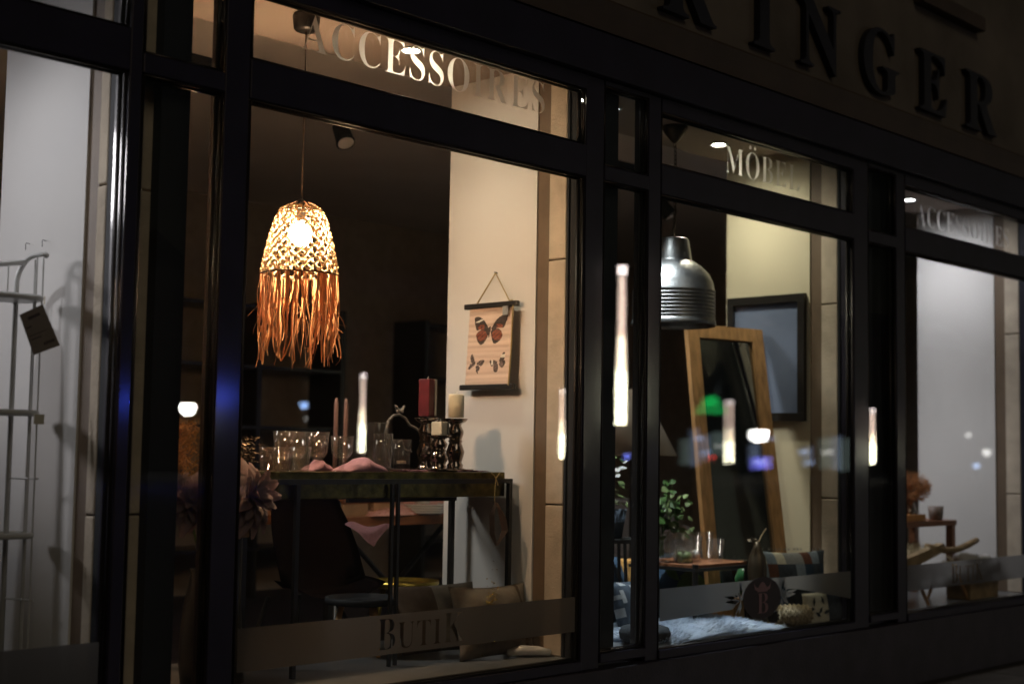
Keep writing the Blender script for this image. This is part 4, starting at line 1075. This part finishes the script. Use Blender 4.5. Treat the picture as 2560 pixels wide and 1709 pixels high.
# ------------------------------------------------------------------ narrow strip between lamp window and MÖBEL
pl = thing('house_plant', 'white-edged leafy plant seen through the narrow strip', 'plant', (5.50, .55, FL))
rr = random.Random(21)
for k in range(46):
    up_ = k % 2; c = Vector((5.50+rr.gauss(0, .05), .55+rr.gauss(0, .05), (1.18 if up_ else 1.02)+rr.gauss(0, .05)))
    d = Vector((rr.gauss(0, 1), rr.gauss(-.3, 1), rr.gauss(.1 if up_ else -1.2, .5))).normalized(); s = d.orthogonal().normalized(); L = rr.uniform(.03, .05) if up_ else rr.uniform(.06, .11); w = .3 if up_ else .1
    bm = B(); poly(bm, [c, c+d*L*.5+s*L*w, c+d*L, c+d*L*.5-s*L*w]); bmesh.ops.solidify(bm, geom=bm.faces, thickness=.001)
    obj('leaf', bm, ('leaf', 'cer', 'leaf2')[k % 3] if up_ else 'leaf2', pl)
obj('pot', lt([(0, 0), (.06, 0), (.085, .14), (.078, .14), (.05, .01), (0, .01)], (5.50, .55, .84), 24), 'cdark', pl, True)
st = thing('plant_stand', 'round-topped black plant stand behind the narrow strip', 'stand', (5.50, .55, FL))
obj('top', lt([(0, 0), (.15, 0), (.15, .018), (0, .018)], (5.50, .55, .82), 32), 'black', st)
for a in (.3, 2.4, 4.5): obj('leg', tb([(5.50+.12*math.cos(a), .55+.12*math.sin(a), .82), (5.50+.15*math.cos(a), .55+.15*math.sin(a), FL)], .009, 8), 'black', st)
q = frame_mtx((5.46, .36, .50), (1, .2, 0), (0, .25, .9))
tag(obj('cushion', cushion(.34, .30, .11, q, 14, .05, lambda u, v, s: 1 if (math.sin(u*17+v*4)*math.sin(v*15-u*3)) > .25 else 0), ['cdark', 'cgrey'], None, True), 'blue-grey patterned cushion seen through the narrow strip', 'cushion')

# ------------------------------------------------------------------ right window: driftwood display
wb = thing('side_table', 'small red-brown wooden side table in the rightmost window', 'table', (8.3, .45, FL))
obj('tabletop', bx(7.90, 8.72, .30, .62, .832, .866, bev=.004), 'wood2', wb)
for x, y in ((8.69, .33), (8.69, .59), (7.94, .33), (7.94, .59)): obj('leg', bx(x-.022, x+.022, y-.022, y+.022, .386, .8315), 'wood2', wb)
dv = thing('dried_flower_jar', 'rust-coloured dried flowers in a clear jar on the side table', 'flowers', (8.32, .40, .867))
obj('jar', lt([(0, 0), (.07, 0), (.072, .01), (.06, .07), (.045, .11), (.043, .11), (.058, .07), (.068, .01), (0, .004)], (8.24, .40, .867), 24), 'tumbler', dv, True)
bm = B(); rr = random.Random(31)
for k in range(1700):
    v = Vector((rr.gauss(0, 1), rr.gauss(0, 1), rr.gauss(0, 1))).normalized(); c = Vector((8.26, .40, 1.065))+Vector((v.x*.165, v.y*.13, v.z*.085+.02*rr.random()))*rr.uniform(.45, 1)
    d = (v+Vector((0, 0, .5))).normalized(); s = d.orthogonal().normalized()*.005; L = rr.uniform(.015, .04)
    poly(bm, [c-s, c+s, c+d*L])
o = obj('bloom', bm, 'rustdry', dv); o['kind'] = 'stuff'
bm = B()
for k in range(14): tube(bm, [(8.24+rr.gauss(0, .012), .40+rr.gauss(0, .012), .875), (8.25+rr.gauss(0, .03), .40+rr.gauss(0, .03), 1.02)], .002, 5)
obj('stalk', bm, 'rustdry', dv)
tag(obj('soap_block', bx(8.05, 8.36, .33, .40, .867, .908, bev=.005), 'orangebook'), 'bright orange block lying on the side table edge', 'block')
tumbler('tumbler', 8.55, .36, .867, .088, .042, .050, 'jarbrown', 'mottled brown cup right of the orange block', 'cup')
cr = thing('wooden_trough', 'rough wooden trough on splayed legs filled with wood wool', 'trough', (8.2, .2, FL))
bm = B()
prism(bm, [(7.66, .13, .655), (8.20, .13, .742), (8.24, .13, .70), (7.70, .13, .585)], (0, .05, 0))
bmesh.ops.recalc_face_normals(bm, faces=bm.faces); obj('side_panel', bm, 'drift', cr)
bm = B(); prism(bm, [(7.66, .30, .655), (8.20, .30, .742), (8.24, .30, .70), (7.70, .30, .585)], (0, .03, 0)); bmesh.ops.recalc_face_normals(bm, faces=bm.faces); obj('side_panel', bm, 'drift', cr)
obj('base_board', bx(7.70, 8.44, .19, .34, .53, .585), 'wood2', cr)
for x in (7.88, 8.40): obj('leg', tb([(x, .17, .60), (x+.06, .10, .386)], [.014, .010], 8), 'wood', cr); obj('leg', tb([(x, .28, .56), (x-.02, .33, .386)], [.014, .010], 8), 'wood', cr)
bm = B()
for k in range(500):
    c = Vector((rr.uniform(7.66, 8.10), rr.uniform(.14, .30), 0)); c.z = .62+(c.x-7.66)*.16+rr.uniform(0, .06)
    d = Vector((rr.gauss(0, 1), rr.gauss(0, .8), rr.gauss(0, .6))).normalized(); e = d.orthogonal().normalized(); L = rr.uniform(.02, .05); s = e*.0025
    poly(bm, [c-s, c+s, c+d*L*.5+e*.01+s, c+d*L, c+d*L*.5+e*.01-s])
o = obj('wood_wool', bm, 'excel', cr); o['kind'] = 'stuff'
tag(obj('driftwood_branch', tb([(8.04, .16, .725), (8.16, .15, .708), (8.28, .14, .696), (8.40, .135, .70), (8.52, .13, .722), (8.635, .125, .748)], [.022, .024, .021, .02, .021, .018], 12), 'drift', None, True), 'thick driftwood branch jutting out of the trough', 'branch')
tw = thing('towel_roll', 'rolled white towel tied with a dark cord beside the trough', 'towel', (8.62, .14, FL))
bm = tb([(8.43, .16, .632), (8.46, .155, .64), (8.58, .14, .632), (8.64, .135, .628), (8.76, .13, .624), (8.82, .125, .618)], [.034, .040, .036, .029, .036, .022], 14); obj('roll', bm, 'towel', tw, True)
obj('tie', tb([(8.622, .137, .629), (8.634, .1355, .6285)], .0325, 14), 'black', tw, True)
tag(obj('towel_crate', bx(8.45, 8.84, .08, .24, .386, .591, bev=.004), 'drift'), 'low wooden crate carrying the towel roll', 'crate')
bm = B()
for k in range(120):
    c = Vector((rr.gauss(8.22, .03), rr.gauss(.11, .01), rr.gauss(.62, .025))); d = Vector((rr.gauss(0, 1), rr.gauss(0, .5), rr.gauss(0, 1))).normalized(); s = d.orthogonal().normalized()*.003
    poly(bm, [c-s, c+s, c+d*.035])
o = obj('wood_wool_tuft', bm, 'excel', cr); o['kind'] = 'stuff'
obj('tuft_holder', bx(8.17, 8.27, .115, .18, .586, .60), 'drift', cr)

# =================================================================== THE STREET BEHIND THE CAMERA (mirrored in the glass)
lowm = emit('lamp_tube_bright', (1, .95, .68), 36); midm = emit('lamp_tube_middle', (1, .82, .60), 19); topm = emit('lamp_tube_upper', (1, .74, .60), 10); capm = emit('lamp_cap_glow', (1, .86, .82), 16)
def stele(x, y, z0, z1, s, label):
    t = thing('light_column', label, 'street lamp', (x, y, 0), 'luminous columns on the square')
    h = z1-z0; r = .085*s
    obj('post', tb([(x, y, -.1), (x, y, z0)], r*.8, 12), 'post', t)
    obj('tube_base', tb([(x, y, z0), (x, y, z0+h*.34)], [r, r*.95], 12), lowm, t)
    obj('tube_middle', tb([(x, y, z0+h*.3405), (x, y, z0+h*.55)], [r*.95, r*.72], 12), midm, t)
    obj('tube_upper', tb([(x, y, z0+h*.5505), (x, y, z0+h*.93)], [r*.72, r*.62], 12), topm, t)
    obj('cap', tb([(x, y, z0+h*.945), (x, y, z1)], [r*.9, r*.9], 12), capm, t)
stele(18.35, -10.95, 1.75, 4.4, 1.0, 'nearest glowing light column, the largest reflection between the windows')
stele(39.8, -42.7, 1.22, 4.54, 1.35, 'glowing light column mirrored left of the red candle')
stele(52.3, -42.35, 1.06, 4.42, 1.1, 'glowing light column mirrored at the right edge of the lamp window')
stele(66.6, -42.3, .93, 4.41, 1.35, 'glowing light column mirrored double inside the leaning mirror frame')
stele(79.3, -40.6, .99, 4.32, 1.5, 'glowing light column mirrored on the dark strip right of MÖBEL')
stele(140, -63, .9, 3.0, 1.6, 'smallest, farthest glowing light column, mirrored over the white pier')
globem = emit('globe_glow', (1, .98, .9), 70); globeb = emit('globe_glow_blue', (.35, .55, 1), 12)
def globe(x, y, z, r, m, label):
    t = thing('globe_lamp', label, 'street lamp', (x, y, 0), 'globe street lamps')
    obj('pole', tb([(x, y, -.1), (x, y, z-r)], [.07, .05], 10), 'post', t)
    obj('globe', lt([(0, -r), (r*.6, -r*.8), (r*.95, -r*.3), (r, .1*r), (r*.9, .45*r), (0, .5*r)], (x, y, z), 20), m, t, True)
globe(39.19, -54.97, 3.2, .36, globem, 'white globe lamp mirrored left of the lamp window')
globe(39.94, -46.91, 3.27, .18, globeb, 'bluish globe lamp mirrored below the raffia fringe')
globe(80.4, -49.5, 2.79, .48, globem, 'white globe lamp mirrored on the right stile of the leaning mirror')
M['frame'].node_tree.nodes['Principled BSDF'].inputs['Coat Weight'].default_value = .5
M['frame'].node_tree.nodes['Principled BSDF'].inputs['Coat Roughness'].default_value = .085
gw = emit('small_lamp_white', (1, .97, .92), 4.5); gb = emit('small_lamp_blue', (.45, .62, 1), 4.5); gd = emit('small_lamp_deep_blue', (.2, .25, 1), 9)
for x, y, z, q_, m, lab in (
        (69.5, -46.5, 2.36, .17, gb, 'small bluish lamp mirrored high on the left stile of the leaning mirror'),
        (74.0, -49.2, 1.53, .20, gb, 'low bluish lamp mirrored over the coffee table glasses'),
        (78.7, -51.5, 2.02, .15, gw, 'dim white lamp mirrored inside the leaning mirror, left of the light column'),
        (82.6, -47.4, 1.71, .20, gb, 'small pale lamp mirrored at the left edge of the grey reveal'),
        (82.9, -47.2, .96, .18, gb, 'low pale lamp mirrored below the one on the grey reveal'),
        (86.1, -36.4, 1.81, .26, gw, 'white lamp mirrored on the brown groove of the far pier'),
        (95.3, -41.5, .94, .24, gb, 'bluish lamp mirrored low on the far pier beside the smallest column'),
        (47.0, -34.0, 1.22, .15, gd, 'deep blue lamp mirrored in the narrow strip left of MÖBEL'),
        (90.0, -39.5, 2.98, .16, gw, 'faint white lamp mirrored higher on the white far pier'),
        (76.7, -46.2, 2.47, .15, gb, 'small bluish lamp mirrored beside the right stile of the leaning mirror'),
        (88.1, -48.9, 1.73, .22, gw, 'pale lamp mirrored in the wide shop window on the grey reveal'),
        (43.8, -51.7, 2.78, .07, gw, 'tiny white lamp mirrored above the goblets')):
    globe(x, y, z, q_, m, lab)
gx = emit('blue_beacon_glow', (.05, .10, 1), 75)
globe(29.1, -37.85, 3.12, .28, gx, 'blue beacon lamp glinting on the post left of the lamp window')
globe(26.8, -40.4, 2.93, .24, gx, 'blue beacon lamp glinting on the post right of the white shelf window')
gs = thing('green_sign', 'green neon sign with a domed top mirrored in the leaning mirror frame', 'sign', (61.7, -40.1, 0))
gm = emit('green_neon', (.01, .55, .10), 5)
def facing(c, w, loop, d=.1):
    # outline in (right, up) metres around c, standing square to the line of sight from the shop
    n = Vector((c[0], c[1]+0, 0)).normalized(); r = Vector((n.y, -n.x, 0)); bm = B()
    prism(bm, [Vector(c)+r*u+Vector((0, 0, v)) for u, v in loop], n*d); bmesh.ops.recalc_face_normals(bm, faces=bm.faces); return bm
obj('dome', facing((61.7, -40.05, 3.62), 0, [(.45*math.cos(a*math.pi/10), .30+.55*math.sin(a*math.pi/10)) for a in range(11)]), gm, gs)
obj('strip', facing((61.7, -40.05, 3.62), 0, [(-.8, -.12), (.8, -.12), (.72, .26), (-.72, .26)], .12), emit('green_neon_dim', (.01, .45, .09), 3), gs)
obj('post', tb([(61.7, -40.1, -.1), (61.7, -40.1, 3.5)], .08, 10), 'post', gs)
tl_ = thing('red_signal', 'red warning light on a short post mirrored beside the leaning mirror', 'signal light', (70.1, -46, 0))
obj('lens', lt([(0, -.10), (.07, -.07), (.10, 0), (.07, .07), (0, .10)], (70.1, -46, 1.2), 16), emit('red_glow', (1, .05, .03), 26), tl_, True)
obj('post', tb([(70.1, -46, -.1), (70.1, -46, 1.1)], .05, 10), 'post', tl_)
bs_ = thing('blue_sign', 'blue-white illuminated sign mirrored at the foot of the leaning mirror', 'sign', (50.95, -29.8, 0))
obj('panel', facing((50.95, -29.8, 1.02), 0, [(-.36, -.24), (.36, -.24), (.36, .24), (-.36, .24)]), emit('blue_sign_glow', (.22, .22, 1), 6), bs_)
obj('lettering', facing((50.9, -29.78, 1.02), 0, [(-.26, .02), (.26, .02), (.26, .07), (-.26, .07)], .03), emit('blue_sign_text', (.7, .75, 1), 8), bs_)
obj('post', tb([(50.95, -29.8, -.1), (50.95, -29.8, .77)], .06, 10), 'post', bs_)
def house(x0, x1, y, h, label, wins, glow):
    t = thing('town_house', label, 'building', ((x0+x1)/2, y, 0))
    obj('wall', bx(x0, x1, y-8, y, -.06, h), 'facade_far', t)
    bm = B(); prism(bm, [(x0-.3, y+.3, h), (x0-.3, y-8.3, h), (x0-.3, y-4, h+3)], (x1-x0+.6, 0, 0)); bmesh.ops.recalc_face_normals(bm, faces=bm.faces); obj('roof', bm, 'plinth', t)
    for (a, b, z0, z1, m) in wins:
        w = obj('window', bx(a, b, y+.002, y+.06, z0, z1), m if m else 'reveal', t)
pale = emit('shop_light_pale', (.55, .72, .66), .7); pale2 = emit('shop_light_blue', (.5, .62, .9), 1.2)
house(50, 100, -62, 11, 'dark house with pale lit shop windows mirrored behind the coffee table', [(88.6, 89.5, .6, 2.6, pale), (89.9, 90.6, .5, 3.4, pale2), (91.1, 92.0, .9, 2.9, pale2), (92.5, 94.6, 1.4, 3.2, pale), (98, 99, .6, 2.4, pale2)]+[(52+3*k, 53.2+3*k, 5, 7, None) for k in range(15)], pale)
house(101, 135, -60, 12, 'dark house with a wide pale shop window mirrored on the grey reveal', [(105.5, 107.3, .4, 3.0, pale), (107.6, 108.3, .3, 3.2, pale2), (108.6, 110.0, .2, 3.0, pale), (110.2, 110.9, .4, 3.3, pale2), (103, 103.8, .6, 2.2, pale2)]+[(103+3.2*k, 104.4+3.2*k, 5.2, 7.4, None) for k in range(9)], pale)
house(20, 49, -70, 12, 'dark unlit house on the left across the square', [(22+3.2*k, 23.4+3.2*k, 5.2, 7.4, None) for k in range(8)], pale)
house(136, 190, -75, 12, 'dark unlit house farthest along the square', [(138+3.2*k, 139.4+3.2*k, 5.2, 7.4, None) for k in range(14)], pale)
